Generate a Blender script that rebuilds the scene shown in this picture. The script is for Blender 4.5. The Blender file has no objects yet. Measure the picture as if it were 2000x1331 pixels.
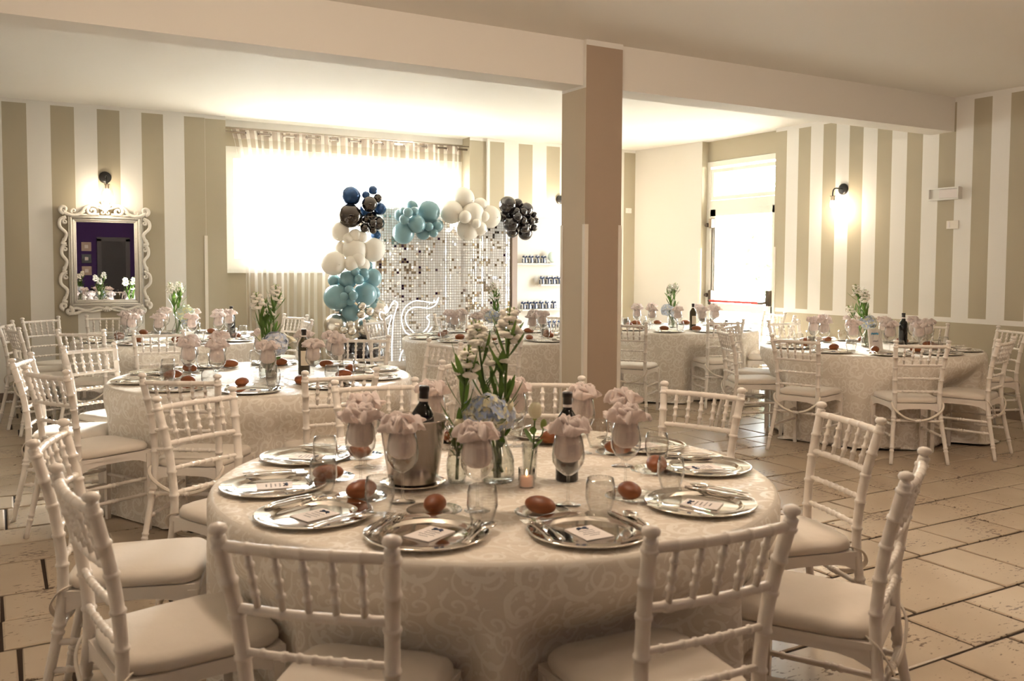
import bpy, math, random
from mathutils import Vector, Matrix, noise
random.seed(7)
PI = math.pi
R = math.radians
S = bpy.context.scene
COL = S.collection

# ------------------------------------------------------------------ camera
cd = bpy.data.cameras.new('camera'); cam = bpy.data.objects.new('camera', cd); COL.objects.link(cam)
yaw, pit, rol = 0.5214, 0.0528, 0.004435
fw = Vector((math.sin(yaw)*math.cos(pit), math.cos(yaw)*math.cos(pit), -math.sin(pit)))
rt = Vector((math.cos(yaw), -math.sin(yaw), 0)); up = rt.cross(fw)
r2 = rt*math.cos(rol)+up*math.sin(rol); u2 = up*math.cos(rol)-rt*math.sin(rol)
cam.matrix_world = Matrix(((r2.x, u2.x, -fw.x, 0), (r2.y, u2.y, -fw.y, 0), (r2.z, u2.z, -fw.z, 1.45), (0, 0, 0, 1)))
cd.sensor_fit = 'HORIZONTAL'; cd.sensor_width = 36; cd.lens = 1760/2000*36
cd.shift_y = -53/2000
cd.clip_start = .05; cd.clip_end = 200
cd.dof.use_dof = True; cd.dof.focus_distance = 8.0; cd.dof.aperture_fstop = 6.0
S.camera = cam
# ------------------------------------------------------------------ view, world, daylight
vs = S.view_settings
S.display_settings.display_device = 'sRGB'
vs.view_transform = 'Standard'; vs.look = 'None'; vs.gamma = 1; vs.use_curve_mapping = False
vs.exposure = 1.25
W = bpy.data.worlds.new('sky'); S.world = W; W.use_nodes = True
wn = W.node_tree; bg = wn.nodes['Background']
bg.inputs['Color'].default_value = (.87, .94, 1.0, 1); bg.inputs['Strength'].default_value = 17.0

def area(name, loc, sx, sy, power, col, rot, portal=False):
    l = bpy.data.lights.new(name, 'AREA'); l.shape = 'RECTANGLE'; l.size = sx; l.size_y = sy
    l.energy = power; l.color = col
    if portal: l.cycles.is_portal = True
    o = bpy.data.objects.new(name, l); COL.objects.link(o); o.location = loc; o.rotation_euler = rot
    return o
area('window_portal', (3.95, 11.12, 2.12), 3.15, 1.45, 1, (1, 1, 1), (R(-90), 0, 0), True)
area('door_portal', (8.66, 8.83, 1.42), 1.3, 2.85, 1, (1, 1, 1), (R(-90), 0, R(-90)), True)
FILL_W = (115, 105, 100, 15)       # watts of the added, unseen globe lamps over the front of the room
SUN = bpy.data.lights.new('sun', 'SUN'); SUN.energy = 32; SUN.angle = R(14); SUN.color = (1, .97, .92)
so = bpy.data.objects.new('sun', SUN); COL.objects.link(so)
sd = Vector((-.50, -.83, -.29)).normalized()
so.rotation_euler = sd.to_track_quat('-Z', 'Y').to_euler()

# ------------------------------------------------------------------ materials
def mat(name, col, rough=.5, metal=0, spec=.5, coat=0, emis=None, es=0, sheen=0):
    m = bpy.data.materials.new(name); m.use_nodes = True
    b = m.node_tree.nodes['Principled BSDF']
    b.inputs['Base Color'].default_value = (*col, 1); b.inputs['Roughness'].default_value = rough
    b.inputs['Metallic'].default_value = metal; b.inputs['Specular IOR Level'].default_value = spec
    b.inputs['Coat Weight'].default_value = coat; b.inputs['Sheen Weight'].default_value = sheen
    if emis: b.inputs['Emission Color'].default_value = (*emis, 1); b.inputs['Emission Strength'].default_value = es
    return m
def N(m, t, **k):
    n = m.node_tree.nodes.new(t)
    for a, v in k.items():
        if a in n.inputs.keys(): n.inputs[a].default_value = v
        else: setattr(n, a, v)
    return n
def L(m, a, b): m.node_tree.links.new(a, b)
def P(m): return m.node_tree.nodes['Principled BSDF']
def mth(m, op, a, b=None, c=None):
    n = N(m, 'ShaderNodeMath', operation=op)
    for i, v in enumerate((a, b, c)):
        if v is None: continue
        if isinstance(v, (int, float)): n.inputs[i].default_value = v
        else: L(m, v, n.inputs[i])
    return n.outputs[0]
def mixc(m, f, a, b):
    n = N(m, 'ShaderNodeMix', data_type='RGBA')
    if isinstance(f, float): n.inputs[0].default_value = f
    else: L(m, f, n.inputs[0])
    for i, v in ((6, a), (7, b)):
        if isinstance(v, tuple): n.inputs[i].default_value = (*v, 1)
        else: L(m, v, n.inputs[i])
    return n.outputs[2]
def bump(m, h, st=.2, d=.01):
    b = N(m, 'ShaderNodeBump'); b.inputs['Strength'].default_value = st; b.inputs['Distance'].default_value = d
    L(m, h, b.inputs['Height']); L(m, b.outputs[0], P(m).inputs['Normal'])
def nz(m, scale, detail=3, co='Object', rough=.5):
    t = N(m, 'ShaderNodeTexCoord'); n = N(m, 'ShaderNodeTexNoise')
    n.inputs['Scale'].default_value = scale; n.inputs['Detail'].default_value = detail; n.inputs['Roughness'].default_value = rough
    L(m, t.outputs[co], n.inputs['Vector']); return n.outputs['Fac']
def ramp(m, f, *st):
    n = N(m, 'ShaderNodeValToRGB'); e = n.color_ramp.elements
    while len(e) < len(st): e.new(.5)
    for i, (p, c) in enumerate(st): e[i].position = p; e[i].color = (*c, 1) if len(c) == 3 else c
    L(m, f, n.inputs[0]); return n.outputs[0]

WHITE = (.80, .772, .72); TAN = (.46, .405, .30)
def striped(name, axis, x0, per, w, z0, z1, low=None):
    m = mat(name, WHITE, .75, spec=.25)
    t = N(m, 'ShaderNodeTexCoord'); s = N(m, 'ShaderNodeSeparateXYZ'); L(m, t.outputs['Object'], s.inputs[0])
    q = s.outputs[axis]; z = s.outputs[2]
    d = mth(m, 'FLOORED_MODULO', mth(m, 'SUBTRACT', q, x0), per)
    f = mth(m, 'MULTIPLY', mth(m, 'LESS_THAN', d, w), mth(m, 'MULTIPLY', mth(m, 'GREATER_THAN', z, z0), mth(m, 'LESS_THAN', z, z1)))
    if low is not None: f = mth(m, 'MAXIMUM', f, mth(m, 'LESS_THAN', z, low))
    L(m, mixc(m, f, WHITE, TAN), P(m).inputs['Base Color'])
    bump(m, nz(m, 60, 3), .08, .004)
    return m
def plaster(name, col, r=.75):
    m = mat(name, col, r, spec=.25); bump(m, nz(m, 45, 4), .08, .004); return m
M = {}
M['wall_left_stripe'] = striped('stripes_back_left', 0, .102, .4485, .225, -1, 3.12)
M['wall_right_stripe'] = striped('stripes_back_right', 0, 5.822, .4485, .222, -1, 3.12)
M['side_stripe'] = striped('stripes_side', 1, 4.968, .3733, .187, .945, 3.115, .895)
M['cream'] = plaster('cream_paint', WHITE); M['tan'] = plaster('tan_paint', TAN)
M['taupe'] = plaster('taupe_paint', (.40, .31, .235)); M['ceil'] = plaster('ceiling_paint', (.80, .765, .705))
M['lit_side_tan'] = plaster('column_lit_side_tone', (.58, .49, .37)); M['purple'] = plaster('purple_paint', (.05, .022, .11)); M['guard'] = mat('guard_plastic', (.78, .72, .63), .4)
M['skirt'] = mat('skirting_tile', (.22, .16, .12), .4)
M['grout'] = plaster('dark_grout', (.035, .022, .014), .9)
def tile_mat():
    m = mat('travertine', (.5, .38, .26), .32, spec=.5)
    t = N(m, 'ShaderNodeTexCoord'); g = N(m, 'ShaderNodeNewGeometry')
    n1 = N(m, 'ShaderNodeTexNoise', Scale=2.2, Detail=4.0); L(m, g.outputs['Position'], n1.inputs['Vector'])
    mp = N(m, 'ShaderNodeMapping'); mp.inputs['Scale'].default_value = (1, 2.2, 1); L(m, g.outputs['Position'], mp.inputs[0])
    n2 = N(m, 'ShaderNodeTexNoise', Scale=26.0, Detail=5.0); n2.inputs['Roughness'].default_value = .62; L(m, mp.outputs[0], n2.inputs['Vector'])
    n3 = N(m, 'ShaderNodeTexNoise', Scale=3.1, Detail=2.0); L(m, g.outputs['Position'], n3.inputs['Vector'])
    pit_ = mth(m, 'GREATER_THAN', mth(m, 'ADD', n2.outputs[0], mth(m, 'MULTIPLY', n3.outputs[0], .55)), .915)
    oi = N(m, 'ShaderNodeObjectInfo')
    base = mixc(m, n1.outputs[0], (.39, .305, .22), (.54, .44, .33))
    base = mixc(m, mth(m, 'MULTIPLY', oi.outputs['Random'], .35), base, (.36, .27, .185))
    L(m, mixc(m, pit_, base, (.13, .085, .055)), P(m).inputs['Base Color'])
    L(m, mth(m, 'ADD', mth(m, 'MULTIPLY', pit_, .5), .27), P(m).inputs['Roughness'])
    bump(m, mth(m, 'SUBTRACT', mth(m, 'MULTIPLY', n1.outputs[0], .3), pit_), .35, .003)
    return m
M['tile'] = tile_mat()
M['chair'] = mat('white_resin', (.80, .735, .665), .28, spec=.5)
def fabric(name, col, sc=350):
    m = mat(name, col, .85, spec=.2, sheen=.3)
    n = nz(m, 5, 4); L(m, mixc(m, n, tuple(c*.88 for c in col), col), P(m).inputs['Base Color']); bump(m, nz(m, 14, 5), .35, .006); return m
M['cushion'] = fabric('ivory_velvet', (.74, .665, .575)); M['ribbon'] = mat('satin_ribbon', (.74, .66, .56), .45)
def damask():
    m = mat('ivory_damask', (.8, .74, .65), .6, spec=.4)
    uv = N(m, 'ShaderNodeUVMap'); uv.uv_map = 'UVMap'
    nd = N(m, 'ShaderNodeTexNoise', Scale=9.0, Detail=2.0); L(m, uv.outputs[0], nd.inputs['Vector'])
    ad = N(m, 'ShaderNodeVectorMath', operation='MULTIPLY_ADD'); L(m, nd.outputs['Color'], ad.inputs[0]); ad.inputs[1].default_value = (.035, .035, 0); L(m, uv.outputs[0], ad.inputs[2])
    out = None
    for sc, k, tw in ((7.5, 1, 15.), (12.5, 1, -17.)):
        v = N(m, 'ShaderNodeTexVoronoi', voronoi_dimensions='2D', Scale=sc, Randomness=.75); L(m, ad.outputs[0], v.inputs['Vector'])
        s1 = N(m, 'ShaderNodeVectorMath', operation='SUBTRACT')
        L(m, ad.outputs[0], s1.inputs[0]); L(m, v.outputs['Position'], s1.inputs[1])
        sp = N(m, 'ShaderNodeSeparateXYZ'); L(m, s1.outputs[0], sp.inputs[0])
        a = mth(m, 'ARCTAN2', sp.outputs[1], sp.outputs[0])
        r = mth(m, 'MULTIPLY', v.outputs['Distance'], 1.0)
        arm = mth(m, 'SINE', mth(m, 'ADD', mth(m, 'MULTIPLY', a, float(k)), mth(m, 'MULTIPLY', r, tw)))
        f = mth(m, 'MULTIPLY', mth(m, 'GREATER_THAN', arm, .62), mth(m, 'LESS_THAN', r, .50))
        out = f if out is None else mth(m, 'MAXIMUM', out, f)
    n2 = N(m, 'ShaderNodeTexNoise', Scale=30.0, Detail=2.0); L(m, uv.outputs[0], n2.inputs['Vector'])
    leaf = mth(m, 'GREATER_THAN', n2.outputs[0], .64)
    out = mth(m, 'MAXIMUM', out, leaf)
    L(m, mixc(m, out, (.725, .655, .565), (.835, .78, .70)), P(m).inputs['Base Color'])
    L(m, mth(m, 'SUBTRACT', .68, mth(m, 'MULTIPLY', out, .3)), P(m).inputs['Roughness'])
    n4 = N(m, 'ShaderNodeTexNoise', Scale=5.0, Detail=4.0); n4.inputs['Distortion'].default_value = 1.2; L(m, uv.outputs[0], n4.inputs['Vector'])
    bump(m, mth(m, 'ADD', mth(m, 'MULTIPLY', n4.outputs[0], 5.0), mth(m, 'ADD', out, mth(m, 'MULTIPLY', n2.outputs[0], .6))), .4, .004)
    return m
M['damask'] = damask()
M['silver'] = mat('polished_steel', (.80, .77, .72), .07, 1); M['steel'] = mat('brushed_steel', (.50, .44, .40), .22, 1)
M['black'] = mat('black_metal', (.012, .010, .009), .35); M['bronze'] = mat('bronze_metal', (.11, .085, .06), .4, .6)
def thin_glass(name, tint=(1, 1, 1), refl=1.45, boost=1.0, rim=.68):
    m = bpy.data.materials.new(name); m.use_nodes = True; nt = m.node_tree; nt.nodes.clear()
    o = nt.nodes.new('ShaderNodeOutputMaterial'); t = nt.nodes.new('ShaderNodeBsdfTransparent'); g = nt.nodes.new('ShaderNodeBsdfGlossy')
    t.inputs[0].default_value = (*tint, 1); g.inputs['Roughness'].default_value = .02
    f = nt.nodes.new('ShaderNodeFresnel'); f.inputs[0].default_value = refl
    mu = nt.nodes.new('ShaderNodeMath'); mu.operation = 'MULTIPLY'; mu.inputs[1].default_value = boost; mu.use_clamp = True
    x = nt.nodes.new('ShaderNodeMixShader')
    lw = nt.nodes.new('ShaderNodeLayerWeight'); lw.inputs[0].default_value = .5; pw = nt.nodes.new('ShaderNodeMath'); pw.operation = 'POWER'; pw.inputs[1].default_value = 4.0
    mc = nt.nodes.new('ShaderNodeMix'); mc.data_type = 'RGBA'; mc.inputs[6].default_value = (*tint, 1); mc.inputs[7].default_value = (tint[0]*rim, tint[1]*rim, tint[2]*rim, 1)
    nt.links.new(lw.outputs['Facing'], pw.inputs[0]); nt.links.new(pw.outputs[0], mc.inputs[0]); nt.links.new(mc.outputs[2], t.inputs[0])      # a blown wall is thicker and greyer towards its outline
    ge = nt.nodes.new('ShaderNodeNewGeometry'); io = nt.nodes.new('ShaderNodeMath'); io.operation = 'MULTIPLY_ADD'; io.inputs[1].default_value = 1/refl-refl; io.inputs[2].default_value = refl
    nt.links.new(ge.outputs['Backfacing'], io.inputs[0]); nt.links.new(io.outputs[0], f.inputs[0])      # a thin wall mirrors alike from both sides
    nt.links.new(f.outputs[0], mu.inputs[0]); nt.links.new(mu.outputs[0], x.inputs[0]); nt.links.new(t.outputs[0], x.inputs[1]); nt.links.new(g.outputs[0], x.inputs[2]); nt.links.new(x.outputs[0], o.inputs[0])
    return m
M['glass'] = thin_glass('clear_glass', (.985, .985, .975), 1.5, 2.0)
M['pane'] = thin_glass('window_glass', (.97, .98, .97), 1.45, 1.0, .95)
def cut_glass():
    m = thin_glass('cut_glass', (.96, .97, .945), 1.6, 2.6)
    nt = m.node_tree; b = nt.nodes.new('ShaderNodeBump'); b.inputs['Strength'].default_value = .8; b.inputs['Distance'].default_value = .004
    v = nt.nodes.new('ShaderNodeTexVoronoi'); v.inputs['Scale'].default_value = 90; t = nt.nodes.new('ShaderNodeTexCoord')
    nt.links.new(t.outputs['Object'], v.inputs['Vector']); nt.links.new(v.outputs[0], b.inputs['Height'])
    for n in nt.nodes:
        if n.bl_idname in ('ShaderNodeBsdfGlossy', 'ShaderNodeFresnel'): nt.links.new(b.outputs[0], n.inputs['Normal'])
    return m
M['cut'] = cut_glass()
def napkin_mat():
    m = mat('rose_napkin', (.86, .775, .735), .8, spec=.2, sheen=.3)
    bump(m, nz(m, 60, 3), .2, .003)
    t = N(m, 'ShaderNodeBsdfTranslucent'); t.inputs[0].default_value = (.84, .70, .64, 1)
    x = N(m, 'ShaderNodeMixShader'); x.inputs[0].default_value = .35
    o = [n for n in m.node_tree.nodes if n.bl_idname == 'ShaderNodeOutputMaterial'][0]
    L(m, P(m).outputs[0], x.inputs[1]); L(m, t.outputs[0], x.inputs[2]); L(m, x.outputs[0], o.inputs[0]); return m
M['napkin'] = napkin_mat()
def bread():
    m = mat('crust', (.3, .1, .03), .45, spec=.4)
    t = N(m, 'ShaderNodeTexCoord'); s = N(m, 'ShaderNodeSeparateXYZ'); L(m, t.outputs['Object'], s.inputs[0])
    f = mth(m, 'ADD', mth(m, 'MULTIPLY', s.outputs[2], 14.), mth(m, 'MULTIPLY', nz(m, 40, 3), .4))
    L(m, ramp(m, f, (.05, (.50, .28, .12)), (.35, (.30, .095, .028)), (.85, (.19, .052, .016))), P(m).inputs['Base Color']); bump(m, nz(m, 70, 3), .15, .003); return m
M['bread'] = bread()
M['card'] = mat('white_card', (.80, .74, .71), .7); M['navy'] = mat('navy_satin', (.015, .035, .10), .35); M['ink'] = mat('grey_ink', (.28, .27, .29), .7)
M['bottle'] = mat('dark_bottle_glass', (.008, .007, .005), .06, spec=.6); M['foil'] = mat('black_foil', (.02, .014, .012), .3, spec=.5)
M['olive_bottle'] = mat('brown_bottle_glass', (.05, .035, .015), .08, spec=.6)
M['label'] = mat('paper_label', (.72, .62, .48), .7); M['red'] = mat('red_plastic', (.62, .06, .05), .35)
M['stem'] = mat('green_stem', (.11, .17, .04), .5)
def leafm(n, a, b):
    m = mat(n, a, .45, spec=.4); L(m, mixc(m, nz(m, 25, 2), a, b), P(m).inputs['Base Color'])
    t = N(m, 'ShaderNodeBsdfTranslucent'); t.inputs[0].default_value = (*[c*1.5 for c in b], 1)
    x = N(m, 'ShaderNodeMixShader'); x.inputs[0].default_value = .25
    o = [q for q in m.node_tree.nodes if q.bl_idname == 'ShaderNodeOutputMaterial'][0]
    L(m, P(m).outputs[0], x.inputs[1]); L(m, t.outputs[0], x.inputs[2]); L(m, x.outputs[0], o.inputs[0]); return m
M['leaf'] = leafm('green_leaf', (.045, .10, .016), (.10, .17, .03)); M['calyx'] = leafm('pale_green', (.30, .38, .10), (.42, .48, .17))
def petal(n, a, b, sc=30):
    m = mat(n, a, .6, spec=.25, sheen=.2); L(m, mixc(m, ramp(m, nz(m, sc, 2), (.4, (0, 0, 0)), (.6, (1, 1, 1))), a, b), P(m).inputs['Base Color']); return m
M['petal'] = petal('white_petal', (.82, .77, .68), (.88, .83, .74)); M['hydrangea'] = petal('blue_cream_petal', (.40, .50, .72), (.76, .72, .50), 55)
M['hydrangea_green'] = petal('green_cream_petal', (.55, .64, .60), (.72, .70, .38), 55); M['hydrangea_white'] = petal('white_blue_petal', (.78, .78, .78), (.55, .63, .80), 55)
M['cream_petal'] = petal('cream_petal', (.78, .70, .46), (.84, .78, .60), 12)
M['wax'] = mat('peach_wax', (.80, .52, .38), .5, emis=(1, .5, .3), es=.08); M['flame'] = mat('flame', (1, .7, .3), .5, emis=(1, .62, .25), es=7)
M['pvc'] = mat('white_pvc', (.80, .78, .72), .35); M['ptrim'] = mat('painted_frame', (.80, .77, .69), .45)
M['wood_white'] = mat('distressed_white', (.78, .73, .65), .5)
L(M['wood_white'], mixc(M['wood_white'], ramp(M['wood_white'], nz(M['wood_white'], 60, 5), (.30, (.42, .35, .27)), (.38, (.80, .755, .69))), (.78, .73, .65), (.78, .73, .65)), P(M['wood_white']).inputs['Base Color'])
nt_ = M['wood_white'].node_tree
for n_ in nt_.nodes:
    if n_.bl_idname == 'ShaderNodeMix': L(M['wood_white'], [q for q in nt_.nodes if q.bl_idname == 'ShaderNodeValToRGB'][0].outputs[0], n_.inputs[7]); n_.inputs[0].default_value = 1
M['mirror'] = mat('mirror_silver', (.85, .85, .87), .01, 1)
M['bulb'] = mat('lit_bulb', (1, .95, .85), .4, emis=(1, .86, .66), es=30)
M['neon'] = mat('neon_tube', (1, 1, 1), .4, emis=(1, .97, .92), es=1.6)
M['lamp'] = mat('fill_lamp_globe', (1, .95, .85), .4, emis=(1, .82, .62), es=6)
M['dark_door'] = mat('dark_door', (.010, .007, .009), .5); M['dark_trim'] = mat('dark_trim', (.03, .02, .025), .4)
M['sequin'] = mat('pearl_sequin', (.95, .93, .90), .2, .35); M['sequin_mirror'] = mat('mirror_sequin', (.80, .74, .66), .06, 1); M['back_board'] = mat('backing_board', (.34, .29, .23), .6)
M['mauve'] = mat('mauve_edge', (.46, .36, .30), .7); M['arch'] = mat('cream_board', (.80, .75, .665), .6)
def balloon(n, c, r, metal, coat=.6): return mat(n, c, r, metal, coat=coat)
M['b_navy'] = balloon('chrome_navy', (.10, .085, .075), .07, .95, 0); M['b_blue'] = balloon('metal_blue', (.012, .06, .18), .1, .55)
M['b_white'] = balloon('matt_white_latex', (.80, .745, .65), .55, 0, .1); M['b_dusty'] = balloon('dusty_blue_latex', (.185, .335, .37), .3, 0, .35)
M['b_silver'] = balloon('chrome_silver', (.70, .66, .59), .24, 1, 0); M['b_black'] = balloon('gloss_black_latex', (.018, .012, .012), .1, 0, 1)
M['mint'] = mat('mint_disc', (.58, .68, .60), .5)
def sheer():
    m = bpy.data.materials.new('striped_sheer'); m.use_nodes = True; nt = m.node_tree; nt.nodes.clear()
    o = nt.nodes.new('ShaderNodeOutputMaterial'); t = nt.nodes.new('ShaderNodeBsdfTransparent'); d = nt.nodes.new('ShaderNodeBsdfDiffuse'); tr = nt.nodes.new('ShaderNodeBsdfTranslucent')
    uv = nt.nodes.new('ShaderNodeUVMap'); uv.uv_map = 'UVMap'; s = nt.nodes.new('ShaderNodeSeparateXYZ'); nt.links.new(uv.outputs[0], s.inputs[0])
    md = mth(m, 'FLOORED_MODULO', s.outputs[0], .115); f = mth(m, 'LESS_THAN', md, .045)
    hem = mth(m, 'GREATER_THAN', s.outputs[1], 2.93)
    c = mixc(m, f, (.56, .47, .41), (.80, .76, .70))
    nt.links.new(c, d.inputs[0]); nt.links.new(c, tr.inputs[0])
    a = nt.nodes.new('ShaderNodeMixShader'); a.inputs[0].default_value = .55; nt.links.new(d.outputs[0], a.inputs[1]); nt.links.new(tr.outputs[0], a.inputs[2])
    x = nt.nodes.new('ShaderNodeMixShader'); nt.links.new(mth(m, 'ADD', mth(m, 'MULTIPLY', f, .28), mth(m, 'ADD', mth(m, 'MULTIPLY', hem, .3), .30)), x.inputs[0])
    nt.links.new(t.outputs[0], x.inputs[1]); nt.links.new(a.outputs[0], x.inputs[2]); nt.links.new(x.outputs[0], o.inputs[0]); return m
M['sheer'] = sheer()
M['foliage'] = leafm('tree_leaf', (.14, .24, .10), (.26, .36, .20)); M['bark'] = mat('bark', (.12, .09, .06), .9)
M['ground'] = plaster('pale_paving', (.5, .46, .4), .9); M['favour'] = mat('organza', (.72, .72, .72), .6)
M['teal'] = mat('teal_card', (.05, .36, .33), .6)

# ------------------------------------------------------------------ mesh tools
class MB:
    def __init__(s): s.v = []; s.f = []; s.sm = []; s.mi = []; s.uv = None
    def add(s, vs, fs, smooth=True, mi=0, mx=None):
        b = len(s.v)
        s.v += [tuple(mx @ Vector(p)) for p in vs] if mx is not None else [tuple(p) for p in vs]
        s.f += [tuple(i+b for i in f) for f in fs]; s.sm += [smooth]*len(fs); s.mi += [mi]*len(fs); return s
    def box(s, c, d, mx=None, mi=0, bev=0):
        x, y, z = c; a, b, h = d[0]/2, d[1]/2, d[2]/2
        if bev <= 0:
            vs = [(x+i*a, y+j*b, z+k*h) for k in (-1, 1) for j in (-1, 1) for i in (-1, 1)]
            return s.add(vs, [(0, 2, 3, 1), (4, 5, 7, 6), (0, 1, 5, 4), (2, 6, 7, 3), (0, 4, 6, 2), (1, 3, 7, 5)], False, mi, mx)
        vs = []
        for k, w in ((-1, 1), (-1, 0), (1, 0), (1, 1)):
            for i, j in ((-1, -1), (1, -1), (1, 1), (-1, 1)):
                vs.append((x+i*(a-bev*w), y+j*(b-bev*w), z+k*(h-bev*(1-w))))
        fs = [(3, 2, 1, 0), (12, 13, 14, 15)]
        for q in range(3):
            for i in range(4): fs.append((q*4+i, q*4+(i+1) % 4, q*4+4+(i+1) % 4, q*4+4+i))
        return s.add(vs, fs, False, mi, mx)
    def tube(s, pts, rad, n=10, mi=0, mx=None, cap=True, sq=1.0):
        pts = [Vector(p) for p in pts]
        if isinstance(rad, (int, float)): rad = [rad]*len(pts)
        vs = []; fs = []; u = None
        for i, p in enumerate(pts):
            d = (pts[min(i+1, len(pts)-1)]-pts[max(i-1, 0)])
            d = d.normalized() if d.length > 1e-9 else Vector((0, 0, 1))
            if u is None: u = d.orthogonal().normalized()
            u = (u-d*u.dot(d)); u = u.normalized() if u.length > 1e-6 else d.orthogonal().normalized()
            w = d.cross(u)
            for k in range(n):
                t = 2*PI*k/n; vs.append(p+(u*math.cos(t)+w*math.sin(t)*sq)*rad[i])
        for i in range(len(pts)-1):
            for k in range(n): fs.append((i*n+k, i*n+(k+1) % n, i*n+n+(k+1) % n, i*n+n+k))
        if cap: fs += [tuple(range(n-1, -1, -1)), tuple(range((len(pts)-1)*n, len(pts)*n))]
        return s.add(vs, fs, True, mi, mx)
    def lathe(s, prof, n=24, mi=0, mx=None):
        vs = []; fs = []
        for r, z in prof:
            for k in range(n): t = 2*PI*k/n; vs.append((r*math.cos(t), r*math.sin(t), z))
        for i in range(len(prof)-1):
            for k in range(n): fs.append((i*n+k, i*n+(k+1) % n, i*n+n+(k+1) % n, i*n+n+k))
        return s.add(vs, fs, True, mi, mx)
    def ball(s, c, r, nu=16, nv=10, mi=0, sc=(1, 1, 1), fn=None, mx=None):
        vs = [(0, 0, -1)]; fs = []
        for i in range(1, nv):
            a = -PI/2+PI*i/nv
            for k in range(nu): t = 2*PI*k/nu; vs.append((math.cos(a)*math.cos(t), math.cos(a)*math.sin(t), math.sin(a)))
        vs.append((0, 0, 1)); last = len(vs)-1
        for k in range(nu):
            fs.append((0, 1+(k+1) % nu, 1+k)); b = 1+(nv-2)*nu; fs.append((last, b+k, b+(k+1) % nu))
        for i in range(nv-2):
            for k in range(nu): a = 1+i*nu; fs.append((a+k, a+(k+1) % nu, a+nu+(k+1) % nu, a+nu+k))
        out = []
        for p in vs:
            q = Vector(p)*r
            if fn: q = fn(q)
            out.append((c[0]+q.x*sc[0], c[1]+q.y*sc[1], c[2]+q.z*sc[2]))
        return s.add(out, fs, True, mi, mx)
    def prism(s, poly, y0, y1, mi=0, mx=None, smooth=False):      # polygon in XZ extruded along Y
        n = len(poly); vs = [(x, y0, z) for x, z in poly]+[(x, y1, z) for x, z in poly]
        fs = [tuple(range(n)), tuple(range(2*n-1, n-1, -1))]+[(i, i+n, (i+1) % n+n, (i+1) % n) for i in range(n)]
        return s.add(vs, fs, smooth, mi, mx)
    def build(s, name, mats, parent=None, **props):
        me = bpy.data.meshes.new(name); me.from_pydata(s.v, [], s.f)
        if not isinstance(mats, (list, tuple)): mats = [mats]
        for m in mats: me.materials.append(m)
        me.polygons.foreach_set('use_smooth', s.sm); me.polygons.foreach_set('material_index', s.mi)
        if s.uv:
            u = me.uv_layers.new(name='UVMap'); u.data.foreach_set('uv', [c for lp in me.loops for c in s.uv[lp.vertex_index]])
        me.update()
        o = bpy.data.objects.new(name, me); COL.objects.link(o)
        if parent is not None: o.parent = parent
        for k, v in props.items(): o[k] = v
        return o
def tag(o, label, cat, group=None):
    o['label'] = label; o['category'] = cat
    if group: o['group'] = group
    return o
def thing(name, loc=(0, 0, 0), rz=0):
    o = bpy.data.objects.new(name, None); COL.objects.link(o); o.location = loc; o.rotation_euler = (0, 0, rz); o.empty_display_size = .1; return o
KIDS = {}
def kids(o):
    if o.name not in KIDS: KIDS[o.name] = [c for c in COL.objects if c.parent == o]
    return KIDS[o.name]
def clone(o, loc, rz=0, parent=None, rot=None, sc=None, ks=None):
    c = o.copy(); COL.objects.link(c); c.parent = parent
    if loc is not None: c.location = loc; c.rotation_euler = rot or (0, 0, rz)
    if sc: c.scale = (sc, sc, sc) if isinstance(sc, (int, float)) else sc
    for k in (kids(o) if ks is None else ks): clone(k, None, parent=c)
    return c
class Kind:                                  # first use moves the original, later uses copy it with its parts
    def __init__(s, o): s.o = o; s.used = False; s.k = None
    def put(s, loc, rz=0, label='', cat='', group=None, sc=None, rot=None):
        if not s.used:
            s.used = True; o = s.o; o.location = loc; o.rotation_euler = rot or (0, 0, rz)
            kids(o)
            for c in kids(o): kids(c)
            if sc: o.scale = (sc, sc, sc) if isinstance(sc, (int, float)) else sc
        else: o = clone(s.o, loc, rz, rot=rot, sc=sc or 1)
        tag(o, label, cat, group); return o
def struct(o): o['kind'] = 'structure'; return o
def bx(name, lo, hi, m, parent=None, bev=0):
    return MB().box([(a+b)/2 for a, b in zip(lo, hi)], [b-a for a, b in zip(lo, hi)], bev=bev).build(name, m, parent)
def cat_curve(pts, n):                        # Catmull-Rom through points
    pts = [Vector(p) for p in pts]; out = []
    for i in range(len(pts)-1):
        p0, p1, p2, p3 = pts[max(i-1, 0)], pts[i], pts[i+1], pts[min(i+2, len(pts)-1)]
        for k in range(n):
            t = k/n; out.append(.5*((2*p1)+(p2-p0)*t+(2*p0-5*p1+4*p2-p3)*t*t+(3*p1-p0-3*p2+p3)*t**3))
    out.append(pts[-1]); return out

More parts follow.
